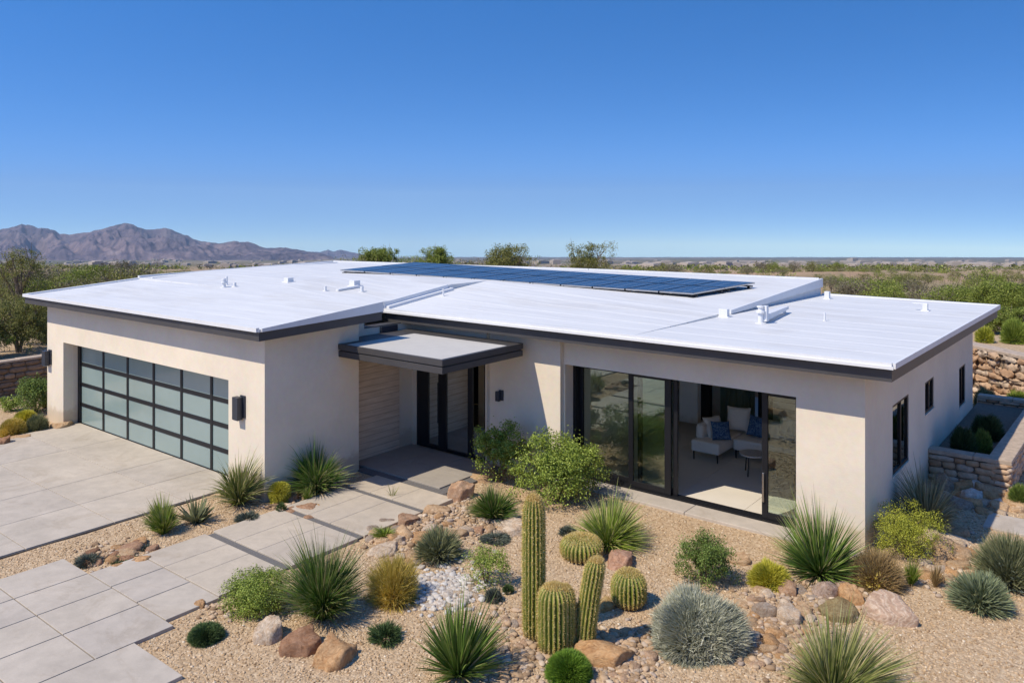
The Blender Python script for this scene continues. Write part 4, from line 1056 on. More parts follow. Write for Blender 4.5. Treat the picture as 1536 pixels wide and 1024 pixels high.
def leaf_quads(P, s, rs, up=.35, ratio=.55, nrm=None):
    n = len(P); a = rs.normal(size=(n, 3)); a /= np.linalg.norm(a, axis=1)[:, None]
    N = rs.normal(size=(n, 3)); N[:, 2] += up
    if nrm is not None: N += nrm*.9
    N /= np.linalg.norm(N, axis=1)[:, None]
    u = np.cross(N, a); u /= np.linalg.norm(u, axis=1)[:, None]+1e-9; v = np.cross(N, u); s = s[:, None]
    V = np.stack([P-u*s*.5, P-v*s*ratio*.5+N*s*.08, P+u*s*.5, P+v*s*ratio*.5+N*s*.08], 1).reshape(-1, 3)
    return V, np.arange(n*4).reshape(-1, 4), np.repeat(rs.uniform(0, 1, n), 4)
def stems_mb(rs, n, R, h, rad=.012, forks=2):
    m = MB()
    for k in range(n):
        a = rs.uniform(0, 6.28); q = rs.uniform(.25, .85); e = Vector((R*q*math.cos(a), R*q*math.sin(a), h*rs.uniform(.55, .95)*(1-.35*q)))
        mid = Vector((e.x*.4, e.y*.4, e.z*.55))+Vector(rs.normal(size=3))*.05*R
        m.tube([(e.x*.06, e.y*.06, -.03), mid, e], [rad, rad*.7, rad*.25], 5, False)
        for _ in range(forks):
            t2 = mid+Vector(rs.normal(size=3))*.35*R; t2.z = min(max(t2.z+.25*h, .1*h), h); m.tube([mid, (mid+t2)/2+Vector((0, 0, .03)), t2], [rad*.5, rad*.35, rad*.15], 4, False)
    return m
def shrub(l, r, top, base, label, mat='leaf_mid', n=3000, leaf=.035, clumps=34, cs=.26, name='shrub', cat='shrub', foot=.6, z=0, loose=.0, zc=.48, stem='stem_brown', nst=9, tall=False, ratio=.6, ns=None, fill=.3):
    SEED[0] += 1; rs = np.random.RandomState(SEED[0]); x, y, zz, R, h = spot(l, r, top, base, foot, z, .5)
    o = empty(name, (x, y, zz), label, cat); n = int(n*2.4); leaf *= .98; R *= 1.05; h *= 1.06; clumps = int(clumps*1.5); cs *= 1.3; R *= 1.06
    d, q = ellip_pts(rs, clumps, .2, .88, -.55)
    C = np.sign(d)*np.abs(d)**.72*q[:, None]*[R, R, h*(1-zc)*.97]; C[:, 2] += h*zc
    if loose: C += rs.normal(size=C.shape)*loose*R
    k = rs.randint(0, len(C), n); cr = cs*R*rs.uniform(.7, 1.25, len(C))
    dd = rs.normal(size=(n, 3)); dd /= np.linalg.norm(dd, axis=1)[:, None]; dd *= (rs.uniform(0, 1, n)**.45)[:, None]
    P = C[k]+dd*cr[k][:, None]*[1, 1, .85]; P[:, 2] = np.clip(P[:, 2], .015, None)
    P[:, :2] = np.clip(P[:, :2], -1.08*R, 1.08*R)
    nf = int(n*fill)
    if nf:
        d3 = rs.normal(size=(nf, 3)); d3 /= np.linalg.norm(d3, axis=1)[:, None]; an = np.arctan2(d3[:, 1], d3[:, 0]); p3 = rs.uniform(0, 6.28, 4)
        lm = 1+.15*np.sin(3*an+p3[0]+3*d3[:, 2])+.14*np.sin(7*an+p3[1])*np.cos(6*d3[:, 2]+p3[2])+.08*np.sin(13*an+9*d3[:, 2]+p3[3])
        q3 = rs.uniform(.45, 1., nf)**.5*lm*.93; E3 = np.sign(d3)*np.abs(d3)**.85*q3[:, None]*[R, R, h*.5]; E3[:, 2] += h*.49; P[:nf] = np.maximum(E3, [-9, -9, .015])
    nr = (P-np.array([0, 0, h*.3])); nr /= np.linalg.norm(nr, axis=1)[:, None]
    v, f, t_ = leaf_quads(P, leaf*rs.uniform(.6, 1.25, n), rs, .3, ratio, nr)
    stems_mb(rs, nst, R*.85, h*.9, max(.008, R*.022)).build('stems', stem, o)
    put('foliage', mesh_from('foliage', v, f, mat, attr=t_), o)
    return o
def dome(l, r, top, base, label, mat, n=3500, w=.009, ln=.28, name='shrub', cat='shrub', foot=.7, jit=.10, lump=.12, lo=.45, core=None, z=0, up=.35, flat=-.12, stems=0, ball=False):
    SEED[0] += 1; rs = np.random.RandomState(SEED[0]); x, y, zz, R, h = spot(l, r, top, base, min(1., foot*1.3), z, 0 if ball else .9)
    o = empty(name, (x, y, zz), label, cat)
    d, q = ellip_pts(rs, n, .92, 1., flat); n = len(d)
    ph = rs.uniform(0, 6.28, 8); lm = 1+lump*(np.sin(3*np.arctan2(d[:, 1], d[:, 0])+ph[0])*.5+np.sin(5*d[:, 2]+7*d[:, 0]+ph[1])*.3+np.sin(9*d[:, 1]+8*d[:, 0]+ph[2])*.3)
    ell = np.array([R, R, h*.56 if ball else h])*1.0
    c0 = np.array([0, 0, (.46 if ball else .04)*h])
    dd_ = d if ball else np.sign(d)*np.abs(d)**[.92, .92, .8]
    tip = dd_*q[:, None]*lm[:, None]*ell*.96+c0+rs.normal(size=(n, 3))*jit*R*.5
    st = d*(lo+(1-ln-lo)*rs.uniform(0, 1, n))[:, None]*ell+c0; st += rs.normal(size=(n, 3))*R*.03
    tip[:, 2] = np.maximum(tip[:, 2], .01); st[:, 2] = np.maximum(st[:, 2], .0)
    mid = (st+tip)/2; mid[:, 2] += up*h*.08
    v, f, t_ = strips(st, mid, tip, w*rs.uniform(.6, 1.3, n), 3, rs=rs)
    put('foliage', mesh_from('foliage', v, f, mat, attr=t_), o)
    if core:   # inner mass of short dense twigs
        d2, q2 = ellip_pts(rs, n//3, .3, .75, -.1); P = d2*q2[:, None]*ell*[1, 1, .9]; P[:, 2] = np.maximum(P[:, 2], .01)
        v, f, t_ = leaf_quads(P, R*.16*rs.uniform(.6, 1.2, len(P)), rs); put('twigs', mesh_from('twigs', v, f, core, attr=t_), o)
    if stems: stems_mb(rs, stems, R*.8, h*.8, .006).build('stems', 'stem_brown', o)
    return o

tuft(420, 550, 826, 934, 'largest deep green grass clump, standing beside the walkway', 'blade_deep', 1150, .016, .45, 1.28, lenvar=.35)
tuft(626, 752, 904, 1018, 'stiff green spiky clump at the bottom centre left of the cacti', 'blade_yucca', 330, .028, .85, 1.38, 'yucca', 'yucca', lenvar=.2)
tuft(1164, 1296, 765, 868, 'dark green spiky yucca at the right corner pillar of the house', 'blade_yucca', 420, .026, .85, 1.5, 'yucca', 'yucca')
tuft(1160, 1342, 932, 1062, 'light green spiky grass clump cut off by the bottom right frame edge', 'blade_light', 620, .020, .7, 1.42)
tuft(700, 781, 731, 786, 'green grass clump below the leafy shrub by the porch', 'blade_deep', 520, .018, .5, 1.3)
tuft(856, 969, 760, 824, 'bright yellow-green wide grass clump behind the yellow barrel cactus', 'blade_fresh', 620, .021, .6, 1.5)
tuft(314, 402, 688, 760, 'pale green arching grass clump at the garage corner', 'blade_light', 300, .022, .35, 1.4, straw=60)
tuft(424, 524, 672, 742, 'dark-topped grass clump against the shaded garage side wall', 'blade_deep', 420, .024, .4, 1.4, straw=60)
tuft(446, 500, 700, 744, 'lighter arching grass in front of the dark clump by the garage wall', 'blade_light', 90, .02, .2, 1.5)
tuft(219, 273, 754, 802, 'round bright green grass clump in the bed beside the driveway', 'blade_fresh', 460, .018, .6, 1.25)
tuft(268, 322, 746, 786, 'small dark agave-like rosette beside the driveway', 'leaf_graygreen', 42, .07, .9, 1.3, 'agave', 'agave', lenvar=.15, straw=8)
tuft(1340, 1442, 716, 796, 'greyish grass clump with straw tips under the side window', 'blade_pale', 420, .017, .6, 1.35)
tuft(1350, 1382, 840, 880, 'small yellow-green grass tuft right of the brown bush', 'blade_fresh', 130, .012, .6, 1.1)
tuft(1390, 1416, 846, 882, 'tiny dry brown tuft among stones right of the brown bush', 'leaf_brown', 90, .01, .6, 1.2)
tuft(578, 600, 722, 748, 'x', 'blade_light', 10, .01, .6, 1.2)['label'] = 'tiny pale grass tuft on the walkway edge by the porch'
tuft(450, 470, 728, 752, 'small yellowish tuft between the yellow ball plant and the walkway', 'blade_fresh', 80, .012, .6, 1.2)
tuft(556, 598, 789, 812, 'small yellow-green tuft on the rock heap by the walkway', 'blade_fresh', 160, .014, .6, 1.3)
tuft(1380, 1405, 655, 690, 'x', 'blade_pale', 4, .01)['label'] = 'wisp of dry grass against the house wall by the planter'

shrub(712, 790, 634, 728, 'upright leafy green shrub right of the front door', 'leaf_bright', 4200, .050, 46, .17, tall=True, zc=.52, foot=.4, loose=.12, fill=.12)
shrub(775, 898, 652, 762, 'large leafy bright green shrub left of the glass doors', 'leaf_bright', 8500, .048, 80, .15, zc=.5, foot=.5, loose=.14, fill=.16)
shrub(342, 430, 858, 930, 'rounded bright green shrub left of the largest grass clump', 'leaf_bright', 8000, .026, 90, .2, zc=.42, foot=.7, fill=.75)
dome(547, 634, 832, 912, 'ochre yellow twiggy bush right of the largest grass clump', 'leaf_ochre', 3800, .0065, .35, core='leaf_ochre', stems=8, foot=.5, jit=.2, lump=.2)
dome(614, 700, 786, 850, 'grey-green spiky shrub with pinkish tips above the ochre bush', 'leaf_graygreen', 1100, .017, .35, lo=.1, core='leaf_slate', foot=.5, jit=.1, flat=.0)
shrub(697, 764, 824, 880, 'small light green tree-like shrub above the dark cushion plant', 'leaf_bright', 1800, .028, 26, .24, foot=.1, zc=.6)
shrub(1014, 1097, 804, 884, 'green upright leafy shrub in front of the glass opening', 'leaf_mid', 6200, .028, 60, .17, zc=.5, foot=.5, fill=.28, loose=.12)
dome(968, 1120, 884, 1002, 'large round silver-grey shrub in the foreground', 'leaf_silver', 15000, .011, .16, core='leaf_graygreen', foot=.7, lump=.2, jit=.11, lo=.62)
dome(1119, 1188, 839, 889, 'yellow-green cushion shrub left of the corner yucca', 'leaf_yellow', 4200, .009, .35, core='leaf_chart', foot=.7, jit=.06)
shrub(1314, 1410, 760, 846, 'chartreuse twiggy bush at the side wall of the house', 'leaf_chart', 8500, .022, 90, .14, zc=.45, foot=.6, fill=.3, loose=.12)
dome(1270, 1357, 820, 890, 'brown dry twiggy bush right of the corner yucca', 'leaf_brown', 3400, .007, .35, core='leaf_ochre', stems=14, foot=.5, jit=.16)
dome(1418, 1522, 852, 928, 'blue-grey spiky shrub in the right foreground', 'leaf_bluegray', 1500, .022, .4, lo=.1, core='leaf_graygreen', foot=.55, jit=.08, flat=0.)
dome(1458, 1570, 795, 896, 'tall grey-green feathery shrub at the right frame edge', 'leaf_graygreen', 2600, .016, .35, lo=.15, core='leaf_slate', foot=.6, jit=.1, flat=0.)
dome(814, 893, 972, 1036, 'round bright green cushion plant at the bottom in front of the cacti', 'leaf_lawn', 6500, .010, .25, core='leaf_lawn', foot=.75, jit=.05, name='cushion_plant', cat='cushion plant', lump=.04)
dome(400, 439, 721, 758, 'round fuzzy yellow-green ball plant at the garage corner', 'leaf_yellow', 3600, .008, .2, core='leaf_yellow', foot=.6, jit=.03, name='cushion_plant', cat='cushion plant', lump=.02, flat=-.95, ball=True)
dome(280, 338, 932, 973, 'dark blue-green cushion plant by the paving in the lower left bed', 'leaf_conifer', 4200, .010, .25, core='leaf_conifer', foot=.8, name='cushion_plant', cat='cushion plant', lump=.06)
dome(551, 606, 932, 972, 'flat dark green plant beside small white stones in the lower left bed', 'leaf_conifer', 1300, .012, .4, foot=.7, name='cushion_plant', cat='cushion plant', lump=.3, jit=.2)
dome(351, 393, 766, 787, 'low slate green plant left of the walkway', 'leaf_slate', 1100, .010, .3, foot=.7, name='cushion_plant', cat='cushion plant', lump=.2)
dome(111, 153, 829, 853, 'low dark slate plant at the left end of the bed by the driveway', 'leaf_slate', 1100, .010, .3, foot=.7, name='cushion_plant', cat='cushion plant', lump=.2)
dome(160, 208, 830, 848, 'flat dark green plant among the stones by the driveway', 'leaf_conifer', 900, .010, .3, foot=.7, name='cushion_plant', cat='cushion plant', lump=.25)
dome(207, 230, 816, 828, 'tiny grey-green plant beside the walkway start', 'leaf_slate', 500, .010, .3, foot=.7, name='cushion_plant', cat='cushion plant', lump=.2)
dome(717, 770, 797, 820, 'flat slate grey plant left of the tall cactus', 'leaf_slate', 1800, .010, .3, foot=.7, name='cushion_plant', cat='cushion plant', lump=.12)
dome(836, 868, 787, 806, 'small slate grey plant left of the bright grass clump', 'leaf_slate', 900, .010, .3, foot=.7, name='cushion_plant', cat='cushion plant', lump=.12)
dome(725, 756, 880, 906, 'small dark grey-green plant at the foot of the tree-like shrub', 'leaf_slate', 1000, .010, .3, foot=.6, name='cushion_plant', cat='cushion plant', lump=.15)
dome(752, 772, 874, 892, 'tiny dark plant just right of the tree-like shrub', 'leaf_conifer', 500, .010, .3, foot=.6, name='cushion_plant', cat='cushion plant', lump=.15)
dome(412, 432, 752, 772, 'tiny dark green plant below the yellow ball plant', 'leaf_conifer', 400, .010, .3, foot=.6, name='cushion_plant', cat='cushion plant')
# left bed
shrub(27, 80, 566, 622, 'dark green leafy shrub against the left end of the garage', 'leaf_mid', 3600, .05, 50, .2, foot=.5)
shrub(2, 31, 594, 618, 'small green shrub in front of the left retaining wall', 'leaf_bright', 900, .05, 20, .24, foot=.5)
dome(-2, 41, 625, 656, 'golden barrel-shaped cushion at the left frame edge', 'leaf_ochre', 3200, .014, .15, core='leaf_ochre', foot=.6, jit=.03, lump=.03, flat=-.4)
dome(20, 57, 613, 638, 'yellow-green rounded cushion behind the golden one at the left edge', 'leaf_yellow', 2600, .014, .2, core='leaf_chart', foot=.6, jit=.03, lump=.05)
dome(39, 74, 620, 649, 'grey-green rounded bush at the foot of the garage wall', 'leaf_graygreen', 2200, .014, .25, core='leaf_graygreen', foot=.6, jit=.06)
dome(1512, 1550, 724, 762, 'small green shrub at the right frame edge below the planter', 'leaf_mid', 1800, .013, .3, core='leaf_mid', foot=.6)
# planter shrubs
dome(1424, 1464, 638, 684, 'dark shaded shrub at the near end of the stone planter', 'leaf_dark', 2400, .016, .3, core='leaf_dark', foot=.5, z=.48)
dome(1459, 1489, 642, 682, 'small sunlit green shrub at the near corner of the planter', 'leaf_mid', 2400, .014, .3, core='leaf_mid', foot=.5, z=.48)
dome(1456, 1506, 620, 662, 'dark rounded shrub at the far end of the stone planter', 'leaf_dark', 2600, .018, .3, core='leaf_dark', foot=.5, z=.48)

# cacti
def cactus(l, r, top, base, label, ribs=18, lean=(0, 0), bulge=.0, cat='cactus', name='cactus', foot=.8, cap=.16, depth_=.15, sp=9, golden=False, arms=(), sx=1., spread=1.):
    SEED[0] += 1; rs = np.random.RandomState(SEED[0]); x, y, z, R, h = spot(l, r, top, base, foot, 0, .6)
    o = empty(name, (x, y, z), label, cat); NA = ribs*8
    def column(x0, y0, z0, R, h, lean, nm='body'):
        nz = max(22, int(h/.025)); V = []; A_ = []; prof = []
        for j in range(nz+1):
            t_ = j/nz; zz = h*t_
            capz = max(cap*h, R*.75) if h > 2.2*R else .5*h
            if zz > h-capz: q = (zz-(h-capz))/capz; rr = math.sqrt(max(0, 1-q**2.2))
            else: rr = 1
            lowz = .22*h if h < 2.2*R else .12*h
            if zz < lowz: rr *= .80+.20*math.sin(zz/lowz*math.pi/2)
            rr *= 1+bulge*math.sin(t_*math.pi*.9)
            prof.append((zz, rr))
        for (zz, rr) in prof:
            lx, ly = lean[0]*(zz/h)**1.5, lean[1]*(zz/h)**1.5
            for k in range(NA):
                th = 2*math.pi*k/NA; c = abs(math.cos(th*ribs/2)); c = c**1.1
                g = 1-depth_*(1-c)*min(1, rr*2.2)
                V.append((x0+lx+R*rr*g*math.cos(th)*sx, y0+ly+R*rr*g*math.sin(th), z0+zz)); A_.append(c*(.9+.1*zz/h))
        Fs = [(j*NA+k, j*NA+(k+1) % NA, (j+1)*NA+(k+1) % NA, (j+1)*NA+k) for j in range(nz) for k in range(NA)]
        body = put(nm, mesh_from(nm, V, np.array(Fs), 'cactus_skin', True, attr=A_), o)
        # spines
        st, tp = [], []; step = .028
        for k in range(ribs):
            th = 2*math.pi*k/ribs; zz = .03+rs.uniform(0, step)
            while zz < h*.995:
                rr = float(np.interp(zz, [p[0] for p in prof], [p[1] for p in prof])); lx, ly = lean[0]*(zz/h)**1.5, lean[1]*(zz/h)**1.5
                p = np.array([x0+lx+R*rr*math.cos(th)*sx, y0+ly+R*rr*math.sin(th), z0+zz]); nrm = np.array([math.cos(th), math.sin(th), .25+1.5*max(0, 1-rr)])
                nn = sp+(3 if golden else 0)+(3 if zz > h*.9 else 0)
                for _ in range(nn):
                    dv = nrm*.55+rs.normal(size=3)*.6; dv /= np.linalg.norm(dv); st.append(p-nrm*.004); tp.append(p+dv*rs.uniform(.015, .036))
                zz += step*max(.35, rr)*rs.uniform(.85, 1.15)
        st, tp = np.array(st), np.array(tp)
        v, f, t_ = strips(st, (st+tp)/2, tp, np.full(len(st), .0055), 1, rs=rs); put('spines', mesh_from('spines', v, f, 'spine', attr=t_), o)
        # woolly crown of short dense hairs
        n = (2600 if golden else 1300) if R > .1 else 700; a = rs.uniform(0, 6.28, n); q = rs.uniform(0, 1, n)**.5*(.93 if golden else .66)
        zt = h-np.where(h > 2.2*R, max(cap*h, R*.75), .5*h)*(1-(1-q**2)**(1/2.2))*1.0
        p = np.stack([x0+lean[0]+R*q*np.cos(a)*sx, y0+lean[1]+R*q*np.sin(a), z0+zt-.004], 1); dv = rs.normal(size=(n, 3))*.5; dv[:, 2] = abs(dv[:, 2])+.5
        tp = p+dv*(.02+.012*rs.uniform(size=n))[:, None]; v, f, t_ = strips(p, (p+tp)/2, tp, np.full(n, .005), 1, rs=rs)
        put('wool', mesh_from('wool', v, f, 'spine', attr=t_), o)
    column(0, 0, 0, R, h, lean)
    for (ax, ay, ar, ah) in arms: column(ax*R, ay*R, 0, ar*R, ah*h, (0, 0), 'offshoot')
    return o
cactus(784, 817, 741, 962, 'tallest columnar cactus of the group of three', 18, (0, 0), .06)
cactus(807, 854, 875, 984, 'short thick columnar cactus in front of the tallest one', 20, (0, 0), .05, cap=.22, arms=((.45, .5, .72, .97),))
cactus(862, 893, 833, 976, 'slightly leaning columnar cactus right of the short thick one', 16, (.16, .05), .02, arms=((-.75, -.2, .62, .44),))
cactus(917, 969, 853, 917, 'green round barrel cactus right of the leaning column', 24, (0, 0), .05, 'barrel cactus', 'barrel_cactus', .85, depth_=.13)
cactus(841, 903, 801, 845, 'wide flattened barrel cactus with golden yellow top', 30, (0, 0), .05, 'barrel cactus', 'barrel_cactus', .75, golden=True, sp=9, depth_=.1)
cactus(64, 76, 594, 612, 'small orange spiny barrel cactus at the left garage corner', 14, (0, 0), .05, 'barrel cactus', 'barrel_cactus', .5, golden=True)

# ------------------------------------------------------------------ planter and retaining walls
def stone_wall(name, label, p, q, thick, height, mat, course=(.10, .17), length=(.22, .55), z0=None, cat='stone wall', caps=True, rough=.025, seed=1, group=None, parent=None, cap_over=.02, nm='stones', cap_mat='wall_stone_cap', cap_h=.09):
    rs = np.random.RandomState(seed); p, q = Vector((*p, 0)), Vector((*q, 0)); L = (q-p).length; u = (q-p)/L; nrm = Vector((u.y, -u.x, 0))
    zb = min(Tz(p.x, p.y), Tz(q.x, q.y))-.15 if z0 is None else z0
    o = parent or empty(name, (p.x, p.y, zb), label, cat, group); off = o.location.copy()
    core = MB(); c = (p+q)/2; core.obox((c.x, c.y), (u.x, u.y), L/2-.01, thick/2-.03, zb, zb+height-.02); core.build('mortar_core', 'mortar', o, off)
    V0, F0 = ICO[2]; Vs, Fs = [], []; b = 0
    def stone(cen, hx, hy, hz):
        nonlocal b
        V = V0.copy(); V = np.sign(V)*np.abs(V)**.62; V *= 1+rs.uniform(-.06, .06, (len(V), 1)); V *= [hx*1.0, hy, hz]
        V += rs.normal(size=V.shape)*rough*.18
        W = np.outer(V[:, 0], u)+np.outer(V[:, 1], nrm)+np.outer(V[:, 2], (0, 0, 1))+np.array(cen)
        Vs.append(W-np.array(off)); Fs.append(F0+b); b += len(V)
    for side in (1, -1):
        z = zb
        while z < zb+height-.03:
            ch = min(rs.uniform(*course), zb+height-z); s = -rs.uniform(0, .2)
            while s < L:
                ln = rs.uniform(*length); a, e = max(s, 0), min(s+ln, L)
                if e-a > .06:
                    pr = rs.uniform(-.3, 1)*rough
                    cen = p+u*((a+e)/2)+nrm*side*(thick/2-.05+pr); stone((cen.x, cen.y, z+ch/2), (e-a)/2+.004, .07, ch/2+.004)
                s += ln+.006
            z += ch+.004
    for t_, e in ((0, p), (L, q)):
        z = zb
        while z < zb+height-.03:
            ch = min(rs.uniform(*course), zb+height-z); cen = p+u*(t_+(.04 if t_ == 0 else -.04))
            stone((cen.x, cen.y, z+ch/2), .07, thick/2-.01, ch/2); z += ch+.004
    me = mesh_from(nm, np.vstack(Vs), np.vstack(Fs), mat, True); put(nm, me, o)
    if caps:
        m = MB(); s = 0
        while s < L:
            e = min(s+rs.uniform(.8, 1.5), L); cc = p+u*((s+e)/2); m.obox((cc.x, cc.y), (u.x, u.y), (e-s)/2-.004, thick/2+cap_over, zb+height-.005, zb+height+cap_h+rs.uniform(-.008, .008)); s = e
        m.build('coping', cap_mat, o, off, .015)
    return o
pl = empty('planter', (-3.2, 20.2, 0), 'low stone planter with flat coping against the side wall of the house', 'planter')
stone_wall('planter', '', (-3.86, 20.15), (-2.52, 20.15), .30, .60, 'masonry_tan', parent=pl, z0=0, seed=3)
stone_wall('planter', '', (-2.48, 20.0), (-2.35, 27.0), .42, .60, 'masonry_tan', parent=pl, z0=0.001, seed=4)
stone_wall('planter', '', (-3.86, 26.85), (-2.4, 26.85), .30, .60, 'masonry_tan', parent=pl, z0=0.002, seed=5)
m = MB(); m.box(-3.85, -2.7, 20.3, 26.7, .1, .48); m.build('soil', 'mortar', pl, pl.location)
o = stone_wall('retaining_wall', 'rough dry-stone retaining wall of tan blocks behind the right end of the house', (-8.2, 34.03), (1.2, 25.97), .55, 1.62, 'masonry_tan', (.13, .26), (.2, .62), seed=8, rough=.16, cap_h=.10)
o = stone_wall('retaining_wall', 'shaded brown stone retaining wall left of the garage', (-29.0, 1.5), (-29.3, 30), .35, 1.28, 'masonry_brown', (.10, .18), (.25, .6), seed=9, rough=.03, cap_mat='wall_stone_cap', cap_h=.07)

# ------------------------------------------------------------------ trees and desert brush
def tree_mesh(seed, R, h, nleaf, leaf, clumps, cs, zc=.62, lmat='desert_leaf', trunk=.12, limbs=6, cz=.4):
    rs = np.random.RandomState(seed); m = MB(); ends = []
    for k in range(limbs):
        a = 6.283*k/limbs+rs.uniform(-.4, .4); q = rs.uniform(.35, .8)
        e = Vector((R*q*math.cos(a), R*q*math.sin(a), h*rs.uniform(.6, .92)))
        m1 = Vector((e.x*.3, e.y*.3, h*rs.uniform(.28, .4)))+Vector(rs.normal(size=3))*.04*R
        m.tube([(rs.uniform(-.3, .3)*trunk, rs.uniform(-.3, .3)*trunk, -.2), Vector((m1.x*.4, m1.y*.4, m1.z*.5)), m1, (m1+e)/2+Vector(rs.normal(size=3))*.05*R, e], [trunk*.7, trunk*.6, trunk*.42, trunk*.25, trunk*.06], 7, False)
        for _ in range(5):
            t0 = m1.lerp(e, rs.uniform(.1, .8)); t1 = t0+Vector(rs.normal(size=3))*.3*R+Vector((0, 0, .12*h)); m.tube([t0, (t0+t1)/2, t1], [trunk*.18, trunk*.12, trunk*.03], 5, False); ends.append(t1)
        ends.append(e)
    d, q = ellip_pts(rs, clumps, .4, .95, -.6); C = d*q[:, None]*[R, R, h*cz]; C[:, 2] += h*zc
    E_ = np.array([e[:] for e in ends]); C = np.vstack([C, E_]); C[:, 2] = np.minimum(C[:, 2], h*.88)
    k = rs.randint(0, len(C), nleaf); cr = cs*R*rs.uniform(.5, 1.3, len(C)); dd = rs.normal(size=(nleaf, 3)); dd /= np.linalg.norm(dd, axis=1)[:, None]; dd *= (rs.uniform(0, 1, nleaf)**.5)[:, None]
    P = C[k]+dd*cr[k][:, None]; P[:, 2] = np.clip(P[:, 2], .05, h*1.02)
    v, f, t_ = leaf_quads(P, leaf*rs.uniform(.6, 1.3, nleaf), rs, .3, .5)
    return m, mesh_from('crown', v, f, lmat, attr=t_)
def tree(px, d, top, wpx, label, seed, lmat='desert_leaf_green', nleaf=7000, leaf=.09, zc=.6, base=None, cat='tree', name='desert_tree', clumps=60, cs=.22, cz=.4, limbs=6, trunk=.13):
    x, y = at_d(px, d); z = Tz(x, y); h = H-(top-CY)*d/F_-z; R = wpx*d/F_/2
    o = empty(name, (x, y, z), label, cat)
    m, crown = tree_mesh(seed, R*.95, h, int(nleaf*2.2), leaf*1.0, int(clumps*1.8), cs*1.05, zc*.92, lmat, trunk, limbs, cz)
    m.build('trunk', 'trunk_bark', o); put('crown', crown, o); return o
tree(568, 56, 369, 66, 'round green tree behind the roof, leftmost of the four', 21, nleaf=9000, leaf=.10)
tree(656, 56, 369, 60, 'two-lobed green tree behind the solar panels, second of the four', 22, nleaf=5500, leaf=.10, clumps=34, cs=.26)
tree(763, 52, 364, 84, 'wide loose green tree behind the solar panels, third of the four', 23, nleaf=7500, leaf=.09, lmat='desert_leaf', cs=.2)
tree(880, 52, 357, 78, 'tall pale green tree behind the roof, rightmost of the four', 24, nleaf=6500, leaf=.085, lmat='desert_leaf', cs=.2)
tree(28, 44, 366, 100, 'large open-branched desert tree at the left frame edge', 25, nleaf=3600, leaf=.075, lmat='desert_leaf', cs=.15, limbs=9, trunk=.16)
tree(140, 52, 398, 90, 'rounded green bushy tree behind the left end of the roof', 26, nleaf=9000, leaf=.09, clumps=60)
tree(180, 58, 388, 50, 'x', 27, lmat='desert_leaf_gray', nleaf=3500, leaf=.08)['label'] = 'grey-brown thin desert tree above the left end of the roof'
tree(28, 28.6, 440, 112, 'dense green shrubby tree behind the left retaining wall', 28, nleaf=9000, leaf=.06, clumps=90, cs=.17, zc=.42, cz=.52, limbs=8, trunk=.08, lmat='desert_leaf')
tree(-45, 27, 452, 90, 'green bush cut off at the left frame edge behind the wall', 29, nleaf=11000, leaf=.06, clumps=70, zc=.42, cz=.52)
tree(66, 30.5, 438, 84, 'green shrubby tree just left of the garage roof corner', 30, nleaf=7000, leaf=.065, clumps=60, zc=.42, cz=.52, lmat='desert_leaf')
tree(1490, 30.6, 468, 46, 'small open green tree on the terrace behind the right roof corner', 31, nleaf=3000, leaf=.06, clumps=26, cs=.22, trunk=.09)
tree(1530, 30.8, 462, 70, 'bushy green tree above the stone retaining wall at the right edge', 32, nleaf=8000, leaf=.06, clumps=60, zc=.5, cz=.5)
tree(1512, 37, 424, 110, 'big green bushy tree at the upper right edge behind the terrace', 33, nleaf=15000, leaf=.08, clumps=90, zc=.5, cz=.5)
tree(1440, 46, 430, 90, 'green bushy tree behind the far right corner of the roof', 34, nleaf=10000, leaf=.085, clumps=70, zc=.5, cz=.5)
tree(1045+250, 60, 428, 100, 'grey-brown thorny thicket behind the right roof edge', 35, lmat='desert_leaf_gray', nleaf=9000, leaf=.08, clumps=80, zc=.5, cz=.5)
tree(1320, 62, 424, 50, 'x', 36, nleaf=6000, leaf=.09)['label'] = 'bright green tree among grey brush behind the right roof edge'
# bushes on the strip behind the right side of the house
def bush_at(px, base, w, h, label, mat, zoff=None, n=1800, wd=.014):
    dome(px-w/2, px+w/2, base-h, base, label, mat, n, wd, .35, core=mat, foot=.5, jit=.12)
dome(1462, 1492, 488, 514, 'small olive bush on the terrace edge above the dry-stone wall', 'leaf_chart', 1600, .02, .35, core='leaf_mid', foot=.5, jit=.15, z=1.37)
dome(1500, 1542, 476, 516, 'rounded green bush on the terrace edge at the right frame edge', 'leaf_bright', 2600, .02, .35, core='leaf_mid', foot=.5, jit=.15, z=1.37)
bush_at(1478, 585, 26, 18, 'small bright green bush at the foot of the dry-stone wall', 'leaf_bright', n=900, wd=.03)
bush_at(1500, 597, 34, 24, 'grey twiggy bush at the foot of the dry-stone wall', 'leaf_slate', n=1500, wd=.025)
bush_at(1478, 622, 40, 44, 'tall grey-green grassy bush behind the planter', 'leaf_graygreen', n=1800, wd=.022)
bush_at(1526, 620, 44, 36, 'bright green feathery bush at the right edge below the dry-stone wall', 'leaf_bright', n=1800, wd=.022)

